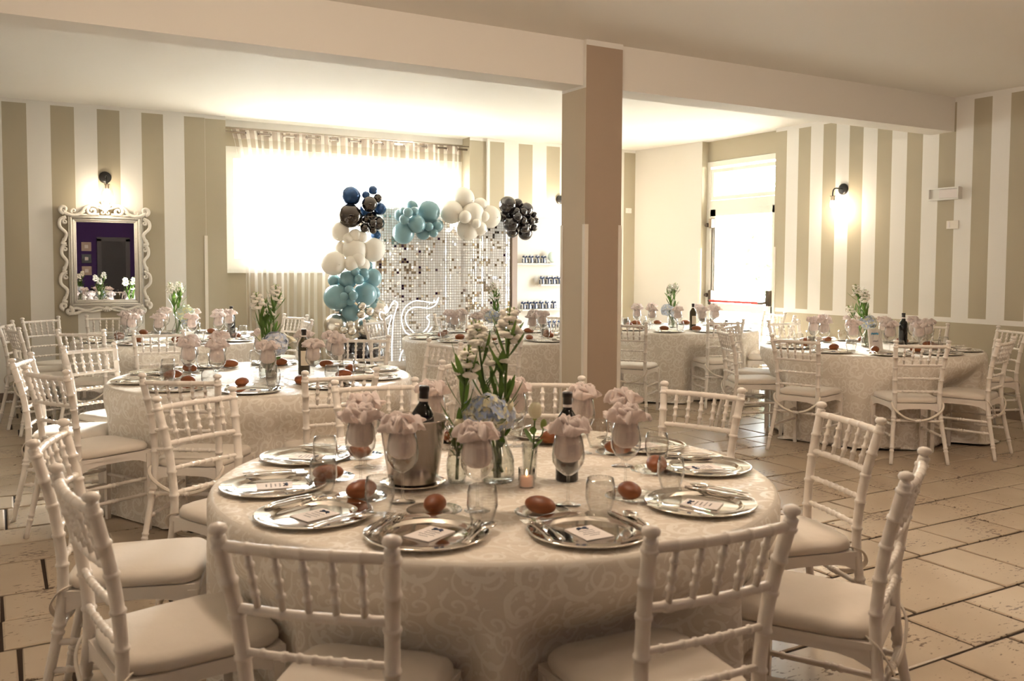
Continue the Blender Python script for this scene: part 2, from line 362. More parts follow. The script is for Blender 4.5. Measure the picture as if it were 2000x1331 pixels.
# ------------------------------------------------------------------ room
YB, XR, ZC = 10.75, 8.43, 3.16
fl = struct(bx('floor', (-2.6, -3.3, -.2), (8.9, 11.2, -.008), M['grout']))
tiles = []
y = -3.25; rr = random.Random(3)
while y < 11.0:
    h = rr.choice((.32, .32, .48, .325)); x = -2.55-rr.random()*.5
    while x < 8.75:
        w = rr.choice((.32, .48, .48, .64, .40)); tiles.append((max(x, -2.55), y, min(x+w, 8.85), y+h)); x += w
    y += h
def tile_geo(mb, t):
    x0, y0, x1, y1 = t; g = .008; x0 += g; y0 += g; x1 -= g; y1 -= g
    if x1-x0 < .03: return False
    j = lambda: rr.uniform(-.003, .003); zz = rr.uniform(-.0007, .0007); b = .006
    vs = [(x0+j(), y0+j(), -.012), (x1+j(), y0+j(), -.012), (x1+j(), y1+j(), -.012), (x0+j(), y1+j(), -.012)]
    vs += [(p[0], p[1], zz-.004) for p in vs[:4]]
    vs += [(x0+b+j(), y0+b+j(), zz), (x1-b+j(), y0+b+j(), zz), (x1-b+j(), y1-b+j(), zz), (x0+b+j(), y1-b+j(), zz)]
    fs = [(8, 9, 10, 11)]+[(q+i, q+(i+1) % 4, q+4+(i+1) % 4, q+4+i) for q in (0, 4) for i in range(4)]
    mb.add(vs, fs, False); return True
def view_rank(t):
    p = Vector(((t[0]+t[2])/2, (t[1]+t[3])/2, 0))-Vector((0, 0, 1.45)); d = p.dot(fw)
    if d < .5: return 99
    u, v = 1000+1760*p.dot(r2)/d, 612.5-1760*p.dot(u2)/d
    return d if -120 < u < 2120 and v < 1500 else 99
tiles.sort(key=view_rank)
for t in tiles[:290]:
    mb = MB()
    if tile_geo(mb, t): mb.build('tile', M['tile'], fl)
mb = MB()
for t in tiles[290:]: tile_geo(mb, t)
mb.build('distant_tiles', M['tile'], fl, kind='stuff')
struct(bx('ceiling', (-2.7, -3.4, ZC), (8.95, 11.3, ZC+.2), M['ceil']))
wb = struct(bx('wall_back', (-2.6, YB, -.05), (2.123, YB+.6, ZC), M['wall_left_stripe']))
bx('corner_guard', (2.10, YB-.012, 0), (2.135, YB+.01, 1.78), M['guard'], wb)
w2 = struct(bx('wall_back_right', (5.783, YB, -.05), (8.6, YB+.6, ZC), M['wall_right_stripe']))
bx('strip_left', (2.123, YB+.035, -.05), (2.36, YB+.6, ZC), M['tan'], wb)
bx('strip_right', (5.535, YB+.035, -.05), (5.783, YB+.6, ZC), M['tan'], w2)
bx('top_border', (2.123, YB+.033, 3.12), (2.36, YB+.036, ZC), M['cream'], wb); bx('top_border', (5.535, YB+.033, 3.12), (5.783, YB+.036, ZC), M['cream'], w2); bx('top_border', (2.36, 10.997, 3.08), (5.535, 11.0, ZC), M['cream'], wb)
# window wall at the back of the recess
YW = 11.0
wz0, wz1, wx0, wx1 = 1.385, 2.855, 2.36, 5.535
bx('wall_below_window', (wx0, YW, -.05), (wx1, YW+.3, wz0), M['tan'], wb); bx('wall_above_window', (wx0, YW, wz1), (wx1, YW+.3, ZC), M['tan'], wb)
struct(bx('wall_left', (-2.75, -3.4, -.05), (-2.6, 11.35, ZC), M['cream']))
wf = struct(bx('wall_front', (-2.75, -3.45, -.05), (8.95, -3.3, ZC), M['purple']))
wr = struct(bx('wall_right', (XR, -3.4, -.05), (XR+.5, 8.135, ZC), M['side_stripe']))
mb = MB(); mb.add([(8.27, YB+.3, -.05), (8.27, YB, -.05), (8.45, 9.50, -.05), (8.95, 9.50, -.05), (8.95, YB+.3, -.05),
                   (8.27, YB+.3, ZC), (8.27, YB, ZC), (8.45, 9.50, ZC), (8.95, 9.50, ZC), (8.95, YB+.3, ZC)],
                  [(0, 1, 6, 5), (1, 2, 7, 6), (2, 3, 8, 7), (3, 4, 9, 8), (4, 0, 5, 9), (5, 6, 7, 8, 9)], False)
wc = struct(mb.build('wall_corner', plaster('plain_cream_paint', (.70, .665, .61))))
bx('reveal_paint', (8.452, 9.496, 0), (8.60, 9.506, ZC), M['tan'], wc); bx('corner_guard', (8.435, 9.487, 0), (8.46, 9.53, 1.70), M['guard'], wc)
bx('corner_guard', (8.418, 8.10, 0), (8.435, 8.139, 1.70), M['guard'], wr); bx('door_lintel', (8.56, 8.0, 2.89), (8.9, 9.6, ZC), M['tan'], wr)
bm = struct(bx('ceiling_beam', (-2.6, 5.735, 2.82), (XR, 6.0, ZC), M['ceil']))
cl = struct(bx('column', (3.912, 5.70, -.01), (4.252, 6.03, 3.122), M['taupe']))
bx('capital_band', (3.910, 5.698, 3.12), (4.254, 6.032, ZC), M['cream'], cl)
bx('lit_side', (3.9095, 5.70, 0), (3.9115, 6.029, 2.80), M['lit_side_tan'], cl)  # lighter tan skin, daylight on the left face put into the colour
bx('beam_joint', (3.909, 5.70, 2.80), (3.9125, 6.031, 3.13), M['cream'], cl)
for gx, gy, sx_, sy_ in ((3.912, 5.70, 1, 1), (4.252, 5.70, -1, 1), (3.912, 6.03, 1, -1)):
    g = MB(); g.box((gx+sx_*.012, gy-sy_*.003, .885), (.032, .006, 1.77)); g.box((gx-sx_*.003, gy+sy_*.012, .885), (.006, .032, 1.77)); g.build('corner_guard', M['guard'], cl)
for i, (a, b) in enumerate((((-2.6, YB-.015, 0), (2.1, YB, .10)), ((5.79, YB-.015, 0), (8.2, YB, .10)), ((XR-.015, 4.0, 0), (XR, 8.09, .10)))):
    struct(bx('baseboard_'+('back', 'back_right', 'right')[i], a, b, M['skirt']))
# window_1
wi = struct(thing('window_1', (0, 0, 0)))
f = MB()
f.box(((wx0+wx1)/2, YW+.06, wz1-.035), (wx1-wx0, .08, .07)); f.box(((wx0+wx1)/2, YW+.06, wz0+.035), (wx1-wx0, .08, .07))
f.box((wx0+.035, YW+.06, (wz0+wz1)/2), (.07, .08, wz1-wz0-.14)); f.box((wx1-.035, YW+.06, (wz0+wz1)/2), (.07, .08, wz1-wz0-.14)); f.build('frame', M['pvc'], wi)
bx('sill', (wx0, YW-.05, wz0-.035), (wx1, YW+.06, wz0), M['pvc'], wi)
nw = 3; sw = (wx1-wx0-.14)/nw
for i in range(nw):
    a = wx0+.07+i*sw; b = a+sw; f = MB()
    for (c, d) in (((a+b)/2, wz1-.105), ((a+b)/2, wz0+.105)): f.box((c, YW+.055, d), (sw, .06, .07))
    for c in (a+.035, b-.035): f.box((c, YW+.055, (wz0+wz1)/2), (.07, .06, wz1-wz0-.28))
    so_ = f.build('sash', M['pvc'], wi); bx('pane', (a+.07, YW+.05, wz0+.14), (b-.07, YW+.056, wz1-.14), M['pane'], so_)
g = MB()
k = wx0
while k < wx1: g.box((k, YW+.34, (wz0+wz1)/2), (.012, .012, wz1-wz0+.2)); k += .155
k = wz0-.05
while k < wz1+.1: g.box(((wx0+wx1)/2, YW+.35, k), (wx1-wx0+.2, .012, .012)); k += .150
g.build('security_grille', M['guard'], wi, kind='stuff')
# door_1: emergency exit with transom
XD = 8.56
do = struct(thing('door_1', (0, 0, 0)))
f = MB(); dy0, dy1 = 8.12, 9.497
f.box((XD+.03, dy1-.035, 1.44), (.08, .07, 2.88)); f.box((XD+.03, dy0+.035, 1.44), (.08, .07, 2.88)); f.box((XD+.03, (dy0+dy1)/2, 2.845), (.08, dy1-dy0-.14, .07)); f.box((XD+.03, (dy0+dy1)/2, 2.29), (.08, dy1-dy0-.14, .12)); f.build('frame', M['ptrim'], do)
f = MB()
for z_ in (2.755, 2.385): f.box((XD+.03, (dy0+dy1)/2, z_), (.06, dy1-dy0-.14, .05))
for y_ in (dy1-.095, dy0+.095): f.box((XD+.03, y_, 2.57), (.06, .05, .32))
to = f.build('transom', M['ptrim'], do); bx('pane', (XD+.03, dy0+.12, 2.41), (XD+.034, dy1-.12, 2.73), M['pane'], to)
f = MB()
for z_, h_ in ((2.185, .09), (.90, .10), (.06, .12)): f.box((XD+.02, (dy0+dy1)/2, z_), (.055, dy1-dy0-.14, h_))
for y_ in (dy1-.12, dy0+.12): f.box((XD+.02, y_, 1.115), (.055, .10, 2.23))
lf = f.build('leaf', M['ptrim'], do)
bx('pane', (XD+.02, dy0+.17, .95), (XD+.024, dy1-.17, 2.14), M['pane'], lf); bx('pane', (XD+.02, dy0+.17, .12), (XD+.024, dy1-.17, .85), M['pane'], lf)
pb = MB(); pb.tube([(XD-.09, 9.33, .985), (XD-.09, 8.42, .985)], .016, 12); pb.build('push_bar', M['red'], do)
f = MB(); f.box((XD-.035, 9.36, 1.03), (.06, .055, .20), bev=.008); f.tube([(XD-.06, 9.36, .97), (XD-.09, 9.345, .985), (XD-.09, 9.32, .985)], .017, 8); f.tube([(XD-.06, 9.42, 1.06), (XD-.06, 9.455, 1.06)], [.03, .022], 12)
f.box((XD-.035, 8.30, 1.05), (.06, .05, .20), bev=.008); f.tube([(XD-.06, 8.30, 1.0), (XD-.09, 8.35, .985), (XD-.09, 8.44, .985)], .016, 8); f.build('bar_bracket', M['bronze'], do)
f = MB(); f.tube([(XD-.03, 9.355, .45), (XD-.03, 9.355, 2.10)], .014, 8); f.build('latch_rod', M['bronze'], do)
f = MB(); f.box((XD-.04, 9.36, 2.04), (.065, .055, .13), bev=.008); f.tube([(XD-.06, 9.42, 2.02), (XD-.06, 9.46, 2.02)], [.03, .022], 12); f.build('top_latch', M['bronze'], do)
f = MB()
for i in range(9): f.box((XD+.30, 8.2+i*.155, 2.6), (.01, .01, .7))
for z_ in (2.45, 2.60, 2.75): f.box((XD+.31, 8.8, z_), (.01, 1.5, .01))
f.build('transom_grille', M['guard'], do, kind='stuff')
# dark doorway and pictures on the wall behind, seen in the mirror
d2 = struct(thing('door_2', (0, 0, 0))); bx('leaf', (2.34, -3.29, 0), (2.90, -3.25, 2.02), M['dark_door'], d2)
f = MB(); f.box((2.29, -3.275, 1.04), (.10, .06, 2.08)); f.box((2.95, -3.275, 1.04), (.10, .06, 2.08)); f.box((2.62, -3.275, 2.07), (.76, .06, .10)); f.build('frame', M['dark_trim'], d2)
for i, (zz, mm, nm) in enumerate(((1.88, M['mauve'], 'grey mounted picture uppermost on the purple wall seen in the mirror'), (1.58, M['black'], 'black framed picture in the middle of the purple wall seen in the mirror'), (1.28, M['mauve'], 'grey mounted picture lowest on the purple wall seen in the mirror'))):
    p = thing('picture', (2.0, -3.29, zz)); bx('mount', (-.11, 0, -.11), (.11, .02, .11), mm, p); bx('print', (-.04, .015, -.04), (.04, .024, .04), M['card'], p); tag(p, nm, 'picture', 'pictures on the purple wall')
# ground and trees outside
struct(bx('ground_outside', (-6, 11.4, -.4), (22, 30, -.25), M['ground'])); struct(bx('ground_outside_side', (8.95, -6, -.4), (22, 11.4, -.25), M['ground']))
def tree(loc, h, rad, label, seed):
    q = random.Random(seed); t = thing('tree', loc); b = MB(); b.tube([(0, 0, 0), (.1, 0, h*.4), (0, .1, h*.8)], [.16, .11, .03], 8); b.build('trunk', M['bark'], t)
    m = MB()
    for i in range(900):
        d = Vector((q.gauss(0, 1), q.gauss(0, 1), q.gauss(0, 1))).normalized()*rad*q.uniform(.45, 1.0); c = Vector((d.x, d.y, h*.68+d.z*.9))
        a = Vector((q.uniform(-1, 1), q.uniform(-1, 1), q.uniform(-1, 1))).normalized(); e = a.orthogonal().normalized(); s_ = q.uniform(.12, .24)
        m.add([c-a*s_, c+e*s_*.5, c+a*s_, c-e*s_*.5], [(0, 1, 2, 3)], False)
    m.build('crown', M['foliage'], t, kind='stuff'); tag(t, label, 'tree')
tree((2.6, 22.0, -.25), 3.4, 1.7, 'leafy tree outside the left end of the curtained window', 1)
tree((9.6, 24.0, -.25), 4.0, 2.0, 'leafy tree outside the right end of the curtained window', 2)
tree((16.0, 15.2, -.25), 3.2, 1.5, 'leafy tree beyond the glass door', 3)
tree((19.5, 19.5, -.25), 4.6, 1.9, 'taller tree beyond the transom of the glass door', 4)

# ------------------------------------------------------------------ wall fittings
def sconce(loc, rz, label, arm=(0, -.16), lit=True, power=9):
    t = thing('wall_sconce', loc, rz)
    m = MB(); mx = Matrix.Rotation(R(90), 4, 'X'); m.lathe([(0, .03), (.045, .03), (.062, .022), (.065, .0), (0, 0)], 24, mx=mx); m.build('backplate', M['black'], t)
    m = MB(); m.tube(cat_curve([(0, -.02, 0), (0, -.12, .005), (0, -.165, -.01), (0, -.18, -.05), (0, -.18, -.085)], 5), .008, 8); m.build('arm', M['black'], t)
    m = MB(); m.lathe([(0, -.08), (.03, -.083), (.03, -.09), (.022, -.092), (.022, -.135), (0, -.135)], 16); o = o_s = m.build('socket', M['bronze'], t); o.location = (0, -.18, 0)
    m = MB(); m.lathe([(.034, -.09), (.040, -.10), (.075, -.215)], 24); o = m.build('glass_shade', M['glass'], t); o.location = (0, -.18, 0)
    m = MB(); m.ball((0, 0, -.172), .03, 14, 10, sc=(1, 1, 1.15)); m.build('bulb', M['bulb'], o_s)
    l = bpy.data.lights.new('sconce_light', 'POINT'); l.energy = power; l.color = (1, .84, .62); l.shadow_soft_size = .035
    lo = bpy.data.objects.new('sconce_light', l); COL.objects.link(lo); lo.parent = t; lo.location = (0, -.18, -.235)
    tag(t, label, 'lamp', 'wall sconces'); return t
sconce((1.068, YB, 2.389), 0, 'black wall sconce with lit bulb above the white mirror', power=2.6)
sconce((XR, 7.087, 2.34), R(-90), 'black wall sconce with curved arm on the right striped wall', power=4.5)
sconce((6.942, YB, 2.38), 0, 'black wall sconce half hidden behind the column', power=16)
e = thing('emergency_light', (XR, 5.80, 2.20), R(-90))
m = MB(); m.box((0, -.02, 0), (.34, .04, .125), bev=.006); m.box((0, -.05, .055), (.34, .03, .014)); m.box((0, -.05, -.055), (.34, .03, .014)); m.box((-.163, -.05, 0), (.014, .03, .10)); m.box((.163, -.05, 0), (.014, .03, .10)); m.build('housing', M['pvc'], e)
m = MB(); m.box((.05, -.046, 0), (.2, .012, .09), bev=.004); m.build('diffuser', M['card'], e); tag(e, 'white emergency light box on the right striped wall', 'emergency light')
m = MB(); m.box((0, -.006, 0), (.13, .012, .085), bev=.003); e = m.build('switch_plate', M['guard']); e.location = (XR, 5.72, 1.885); e.rotation_euler = (0, 0, R(-90)); bx('button', (-.05, -.016, -.03), (-.028, -.01, .03), M['card'], e); tag(e, 'cream switch plate below the emergency light', 'switch')
m = MB(); m.box((0, -.006, 0), (.10, .012, .075), bev=.003); e = m.build('switch_plate', M['pvc']); e.location = (8.15, YB, 2.27); bx('button', (-.02, -.016, -.02), (.02, -.01, .02), M['card'], e); tag(e, 'white switch plate right of the column on the tan stripe', 'switch')
# unseen globe lamps added over the front half of the room to brighten it
for i, (x_, y_, lb) in enumerate(((1.0, 3.1, 'over the left of the front table'), (3.5, 2.5, 'right of the front table'), (5.7, 1.2, 'near the right wall'), (2.2, -.6, 'behind the viewer'))):
    t = thing('fill_lamp', (x_, y_, ZC)); m = MB(); m.lathe([(0, 0), (.06, 0), (.06, -.02), (.012, -.035), (.006, -.05), (.006, -.24), (.03, -.25), (.03, -.275), (0, -.275)], 16); m.build('canopy', M['bronze'], t)
    m = MB(); m.ball((0, 0, -.36), .095, 20, 14); m.build('globe', M['lamp'], t)
    l = bpy.data.lights.new('fill_light', 'POINT'); l.energy = FILL_W[i]; l.color = (1, .79, .60); l.shadow_soft_size = .11; lo = bpy.data.objects.new('fill_light', l); COL.objects.link(lo); lo.parent = t; lo.location = (0, 0, -.36)
    tag(t, 'added unseen globe fill lamp '+lb, 'lamp', 'added fill lamps out of view')

# ------------------------------------------------------------------ mirror
def spiral(cx, cz, r, turns, a0, sgn=1, n=26, r1=.12):
    return [(cx+r*(1-(1-r1)*i/n)*math.cos(a0+sgn*2*PI*turns*i/n), 0, cz+r*(1-(1-r1)*i/n)*math.sin(a0+sgn*2*PI*turns*i/n)) for i in range(n+1)]
mi = thing('wall_mirror', (1.06, YB, 0))
gx0, gx1, gz0, gz1 = -.29, .29, 1.06, 1.90
bx('glass', (gx0, -.030, gz0), (gx1, -.024, gz1), M['mirror'], mi)
bx('backing', (gx0-.07, -.02, gz0-.07), (gx1+.07, 0, gz1+.07), M['wood_white'], mi)
def mould(a, b, nm):
    m = MB(); a = Vector(a); b = Vector(b); d = (b-a).normalized(); nrm = Vector((0, 0, 0))
    for off, r_, yy in ((0.006, .008, -.036), (.024, .013, -.036), (.048, .010, -.046), (.066, .009, -.034)):
        out = Vector((0, 0, 1)) if abs(d.x) > .5 else Vector((1, 0, 0))
        sg = 1 if (a.z > 1.5 if abs(d.x) > .5 else a.x > 0) else -1
        p, q = a+out*off*sg-d*off, b+out*off*sg+d*off
        m.tube([(p.x, yy, p.z), (q.x, yy, q.z)], r_, 8)
    return m.build(nm, M['wood_white'], mi)
mould((gx0, 0, gz1), (gx1, 0, gz1), 'moulding'); mould((gx0, 0, gz0), (gx1, 0, gz0), 'moulding'); mould((gx0, 0, gz0), (gx0, 0, gz1), 'moulding'); mould((gx1, 0, gz0), (gx1, 0, gz1), 'moulding')
def scroll(paths, nm):
    m = MB()
    for pts, ra, rb in paths:
        n = len(pts); m.tube([(p[0], -.038, p[2]) for p in pts], [1.35*(ra+(rb-ra)*i/(n-1)) for i in range(n)], 10)
    return m.build(nm, M['wood_white'], mi)
for s in (-1, 1):
    ZT = 1.975
    # big crest scroll beside the shell, corner volute, side S scrolls, bottom volute
    big = cat_curve([(s*.30, 0, ZT-.005), (s*.24, 0, ZT+.02), (s*.20, 0, ZT+.075), (s*.13, 0, ZT+.105), (s*.075, 0, ZT+.09)], 5)
    scroll([(big, .010, .018), (spiral(s*.13, ZT+.045, .055, 1.25, R(60) if s > 0 else R(120), -s), .015, .008), (cat_curve([(s*.06, 0, ZT+.01), (s*.2, 0, ZT+.0), (s*.30, 0, ZT+.012)], 5), .011, .008)], 'crest_scroll')
    vol = cat_curve([(s*.20, 0, ZT+.04), (s*.27, 0, ZT-.0), (s*.35, 0, ZT+.0), (s*.41, 0, ZT+.03)], 5)
    scroll([(vol, .010, .016), (spiral(s*.405, ZT+.055, .042, 1.3, R(-90), s), .016, .009), (spiral(s*.31, ZT+.04, .028, 1.1, R(-60) if s > 0 else R(240), s), .009, .006)], 'corner_volute')
    for (za, zb, bul) in ((1.95, 1.66, 1), (1.66, 1.36, .75), (1.36, 1.04, 1)):
        mid = (za+zb)/2
        side = cat_curve([(s*.385, 0, za), (s*(.385+.055*bul), 0, za-.03), (s*(.385+.06*bul), 0, mid+.04), (s*.385, 0, mid-.03), (s*.40, 0, zb+.05), (s*(.385+.04*bul), 0, zb+.01), (s*.385, 0, zb)], 4)
        scroll([(side, .013, .013), (spiral(s*.395, za-.05, .028, 1.1, R(90), -s), .010, .006), (spiral(s*.40, zb+.045, .022, 1.1, R(-90), s), .009, .006)], 'side_scroll')
    bot = cat_curve([(0, 0, .955), (s*.10, 0, .975), (s*.20, 0, .945), (s*.30, 0, .975), (s*.36, 0, .955)], 5)
    scroll([(bot, .010, .014), (spiral(s*.37, .945, .04, 1.3, R(90), s), .017, .009), (spiral(s*.42, 1.0, .036, 1.2, R(-90), s), .016, .009), (cat_curve([(s*.05, 0, .955), (s*.15, 0, .93), (s*.24, 0, .945), (s*.30, 0, .92), (s*.38, 0, .915)], 5), .009, .014)], 'bottom_scroll')
m = MB()
for a in range(-3, 4):
    t = R(90-a*24); m.tube(cat_curve([(0, -.03, 2.03), (math.cos(t)*.05, -.05, 2.03+math.sin(t)*.055), (math.cos(t)*.085, -.04, 2.03+math.sin(t)*.115*(.8+.2*math.sin(t)))], 4), [.005, .007, .009, .010, .011, .012, .012, .011, .008], 8)
for s in (-1, 1): m.tube([(p[0], -.042, p[2]) for p in spiral(s*.028, 2.005, .028, 1.0, R(90), s)], .008, 8)
m.build('shell_crest', M['wood_white'], mi)
m = MB()
for a in range(-2, 3): t = R(-90+a*26); m.tube([(0, -.04, .985), (math.cos(t)*.06, -.045, .985+math.sin(t)*.055)], [.008, .012], 8)
m.build('bottom_shell', M['wood_white'], mi)
tag(mi, 'ornate white carved baroque mirror on the back striped wall', 'mirror')

# ------------------------------------------------------------------ curtain
YC = 10.86
rod = MB(); rod.tube([(2.36, YC, 3.0), (5.535, YC, 3.0)], .013, 12); rod.tube([(2.36, YC-.05, 3.035), (5.535, YC-.05, 3.035)], .007, 8); rodo = rod.build('curtain_rod', M['steel']); tag(rodo, 'steel curtain rod spanning the window recess', 'curtain rod')
def curtain(xa, xb, label, sweep=0, ph=0):
    t = thing('curtain', (0, 0, 0)); m = MB(); nx, nz_ = int((xb-xa)/.0125), 22; per = .30; vs = []; uv = []; fs = []
    for j in range(nz_+1):
        z = 3.045-(3.03)*j/nz_; k = (3.045-z)/3.0
        for i in range(nx+1):
            u = i/nx; x = xa+(xb-xa)*u
            y = YC+.045*math.sin(2*PI*(x-xa)/per+ph)*(1-.35*k)+.012*math.sin(x*37+k*2)*k
            sh = sweep*min(1, k*3.2)**.8*math.exp(-(x-xa)/.35)
            vs.append((x+sh+.006*math.sin(k*9+x*5), y-.03*k*0, z)); uv.append((x*1.25-xa, z))
    for j in range(nz_):
        for i in range(nx): a = j*(nx+1)+i; fs.append((a, a+1, a+nx+2, a+nx+1))
    m.add(vs, fs); m.uv = uv; m.build('sheer_panel', M['sheer'], t)
    x = xa+per/4-ph/(2*PI)*per
    n = 0
    while x < xb-.02:
        if x > xa+.02:
            q = MB(); c = Vector((x-.0 + per/4, YC, 3.0)); q.tube([c+Vector((0.004*math.sin(a_*2), .026*math.cos(a_), .026*math.sin(a_))) for a_ in [2*PI*i/14 for i in range(15)]], .006, 6, cap=False); q.build('eyelet', M['steel'], t)
        x += per/2
    tag(t, label, 'curtain', 'sheer striped curtains'); return t
curtain(2.44, 3.62, 'sheer striped curtain panel at the left of the window', .16)
curtain(3.62, 5.46, 'sheer striped curtain panel at the right, behind the balloons and backdrop', 0, .8)

# ------------------------------------------------------------------ sequin backdrop, neon, display arch
YS = 10.25; sx0, sx1, sz1 = 4.0, 5.885, 2.155
sb = thing('sequin_backdrop', ((sx0+sx1)/2, YS, 0))
hw = (sx1-sx0)/2
bx('back_board', (-hw, .02, 0), (hw, .05, sz1), M['back_board'], sb); bx('side_panel', (hw, -.01, 0), (hw+.075, .06, sz1-.03), M['mauve'], sb)
m = MB(); q = random.Random(5); p_ = .0325; cola = [q.gauss(.0, .05) for _ in range(80)]; colb = [q.gauss(0, .12) for _ in range(80)]
for i in range(int(2*hw/p_)):
    for j in range(int(sz1/p_)):
        x = -hw+p_*(i+.5); z = p_*(j+.5)+.012; s_ = .0137
        a = q.gauss(0, .03)+cola[i]; b = q.gauss(0, .03)+colb[i]
        if q.random() < .10: a += q.uniform(-.6, .2); b += q.uniform(-.4, .4)
        u = Vector((math.cos(b), math.sin(b), 0))*s_; w = Vector((0, math.sin(a), math.cos(a)))*s_; c = Vector((x, 0, z))
        dark = noise.noise(Vector((x*5, 0, z*9)))*.5+noise.noise(Vector((x*1.3, 7, z*1.1)))*.5+q.gauss(0, .22) > .34
        m.add([c-u-w, c+u-w, c+u+w, c-u+w], [(0, 1, 2, 3)], False, int(dark))
m.build('sequins', [M['sequin'], M['sequin_mirror']], sb, kind='stuff')
# cursive white lettering on the backdrop
def strokes(m, ss, ox, oz, sc, r_, y=-.02):
    for s_ in ss: m.tube(cat_curve([(ox+x*sc, y, oz+z*sc) for x, z in s_], 5), r_, 6)
m = MB()
A = [[(-.1, .1), (.2, .0), (.5, .5), (.85, 1.2), (.8, .6), (.8, .1), (1.0, .05)], [(.3, .5), (.6, .55), (.95, .5)],
     [(1.0, .05), (1.15, .45), (1.15, .1), (1.35, .1), (1.5, .45), (1.5, .05), (1.65, .1)], [(1.95, .42), (1.75, .4), (1.7, .1), (1.95, .15), (1.98, .45), (1.95, -.4), (1.7, -.45), (1.85, -.1), (2.15, .15)],
     [(2.15, .15), (2.25, .45), (2.25, .1), (2.45, .1), (2.6, .45), (2.6, .05), (2.75, .15)], [(2.75, .15), (2.9, .5), (3.0, .42), (3.0, .1), (3.2, .1)], [(3.2, .1), (3.3, .45), (3.3, .1), (3.5, .1)], [(3.36, .68), (3.37, .72)]]
strokes(m, A, .0, 1.88, .16, .006); m.build('cursive_lettering', M['neon'], sb)
tag(sb, 'silver mirrored sequin backdrop panel before the curtained window', 'backdrop')
def neon(name, paths, label, x0):
    t = thing(name, (x0, 9.62, 0)); m = MB()
    for p in paths: m.tube(cat_curve([(x, 0, z) for x, z in p], 6), .0055, 8)
    m.build('tube', M['neon'], t)
    bm_ = MB(); bm_.box((.12, .03, .012), (.36, .18, .024)); bm_.build('base', M['pvc'], t); tag(t, label, 'neon number', 'neon number sign'); return t
K = 1/150.   # number outline: digit one, then digit eight with an open flourish
neon('neon_digit', [[(0, .89), (.015, .92), (.07, .905), (.11, .936), (.16, 1.03), (.19, 1.04), (.22, 1.01), (.21, .966), (.17, .836), (.154, .62), (.15, .39), (.16, .235), (.17, .03)],
                    [(0, .89), (.015, .843), (.06, .83), (.146, .88), (.12, .774), (.085, .58), (.073, .35), (.077, .235), (.07, .03)]], 'white neon outline number one standing before the sequin backdrop', 3.79)
neon('neon_digit', [[(.34, 1.074), (.30, 1.02), (.224, 1.017), (.116, 1.036), (.03, 1.036), (-.07, .982), (-.123, .897), (-.127, .79), (-.084, .68), (.008, .605), (-.084, .512), (-.146, .404), (-.161, .273), (-.15, .03)],
                    [(.34, 1.074), (.308, .997), (.224, .951), (.131, .959), (.0235, .963), (-.053, .92), (-.084, .851), (-.061, .759), (.008, .682), (.081, .628), (.147, .674), (.204, .736), (.216, .805), (.185, .843), (.224, .874)],
                    [(.2545, .728), (.193, .659), (.131, .62), (.24, .50), (.30, .30), (.26, .03)]], 'white neon outline number eight with a flourish before the sequin backdrop', 4.19)
ar = thing('display_arch', (6.515, 10.50, 0)); aw = .42; at = 2.13
poly = [(-aw, 0), (aw, 0)]+[(aw*math.cos(R(a)), at-aw+aw*math.sin(R(a))) for a in range(0, 181, 9)]
m = MB(); m.prism(poly, .0, .06); m.build('arch_board', M['arch'], ar)
SH = [(1.485, -.41, .30), (1.20, -.12, .415), (.865, -.41, .36), (.60, -.10, .41)]
for z, a, b in SH: bx('shelf', (a, -.15, z-.018), (b, .0, z), M['arch'], ar)
tag(ar, 'cream arch topped display panel with shelves of navy tied favours', 'display stand')
def favour_proto():
    t = thing('favour_bag'); m = MB(); m.lathe([(0, 0), (.030, .002), (.034, .02), (.026, .055), (.010, .075)], 10); m.build('bag', M['favour'], t)
    m = MB(); m.lathe([(.012, .070), (.014, .076), (.012, .082)], 10); m.tube([(0, -.012, .076), (-.005, -.03, .04), (-.008, -.036, .005)], [.008, .009, .008], 6)
    for s in (-1, 1): m.ball((s*.02, -.008, .083), .016, 8, 6, sc=(1.2, .5, .8)); m.tube([(s*.03, 0, .055), (s*.033, -.005, .005)], .007, 6)
    m.build('navy_bow', M['navy'], t); m = MB(); m.lathe([(.010, .078), (.022, .10), (.026, .108)], 10); m.build('ruffle', M['favour'], t); return t
FV = Kind(favour_proto())
ordn = ['leftmost', 'second from left', 'third from left', 'fourth from left', 'fifth from left', 'rightmost']
for si, (xs, nm) in enumerate((([-.33, -.235, -.135, -.035], 'top'), ([-.06, .04, .125, .21, .3], 'middle'), ([-.35, -.26, -.165, -.07, .02, .13], 'third'), ([-.04, .05, .14, .23], 'lowest'))):
    for k, x in enumerate(xs): FV.put((6.515+x, 10.43, SH[si][0]+.001), random.uniform(-.3, .3), 'white favour bag with navy bow, %s on the %s shelf of the arch' % (ordn[min(k, 5)], nm), 'favour', 'favour bags on the arch shelves', sc=1.05)
t = thing('mint_disc', (6.515+.10, 10.42, 1.486)); m = MB(); mx = Matrix.Translation((0, 0, .085)) @ Matrix.Rotation(R(80), 4, 'X'); m.lathe([(0, 0), (.07, 0), (.075, .01), (.07, .02), (0, .02)], 24, mx=mx); m.build('disc', M['mint'], t)
m = MB(); m.box((0, .02, .01), (.08, .05, .02)); m.build('stand', M['card'], t); tag(t, 'round mint coloured plaque at the right of the top arch shelf', 'plaque')

# ------------------------------------------------------------------ balloons
YBAL = 10.02
def bal_proto(name, m):
    t = thing('balloon'); b = MB()
    b.ball((0, 0, 0), 1, 24, 16, fn=lambda q: q*(1+.05*max(0, -q.z)**3)); b.build('skin', m, t)
    b = MB(); b.lathe([(.03, -1.03), (.05, -1.07), (.08, -1.13), (.03, -1.12)], 10); b.build('knot', m, t); return Kind(t)
BK = {k: bal_proto(k, M['b_'+k]) for k in ('navy', 'blue', 'white', 'dusty', 'silver', 'black')}
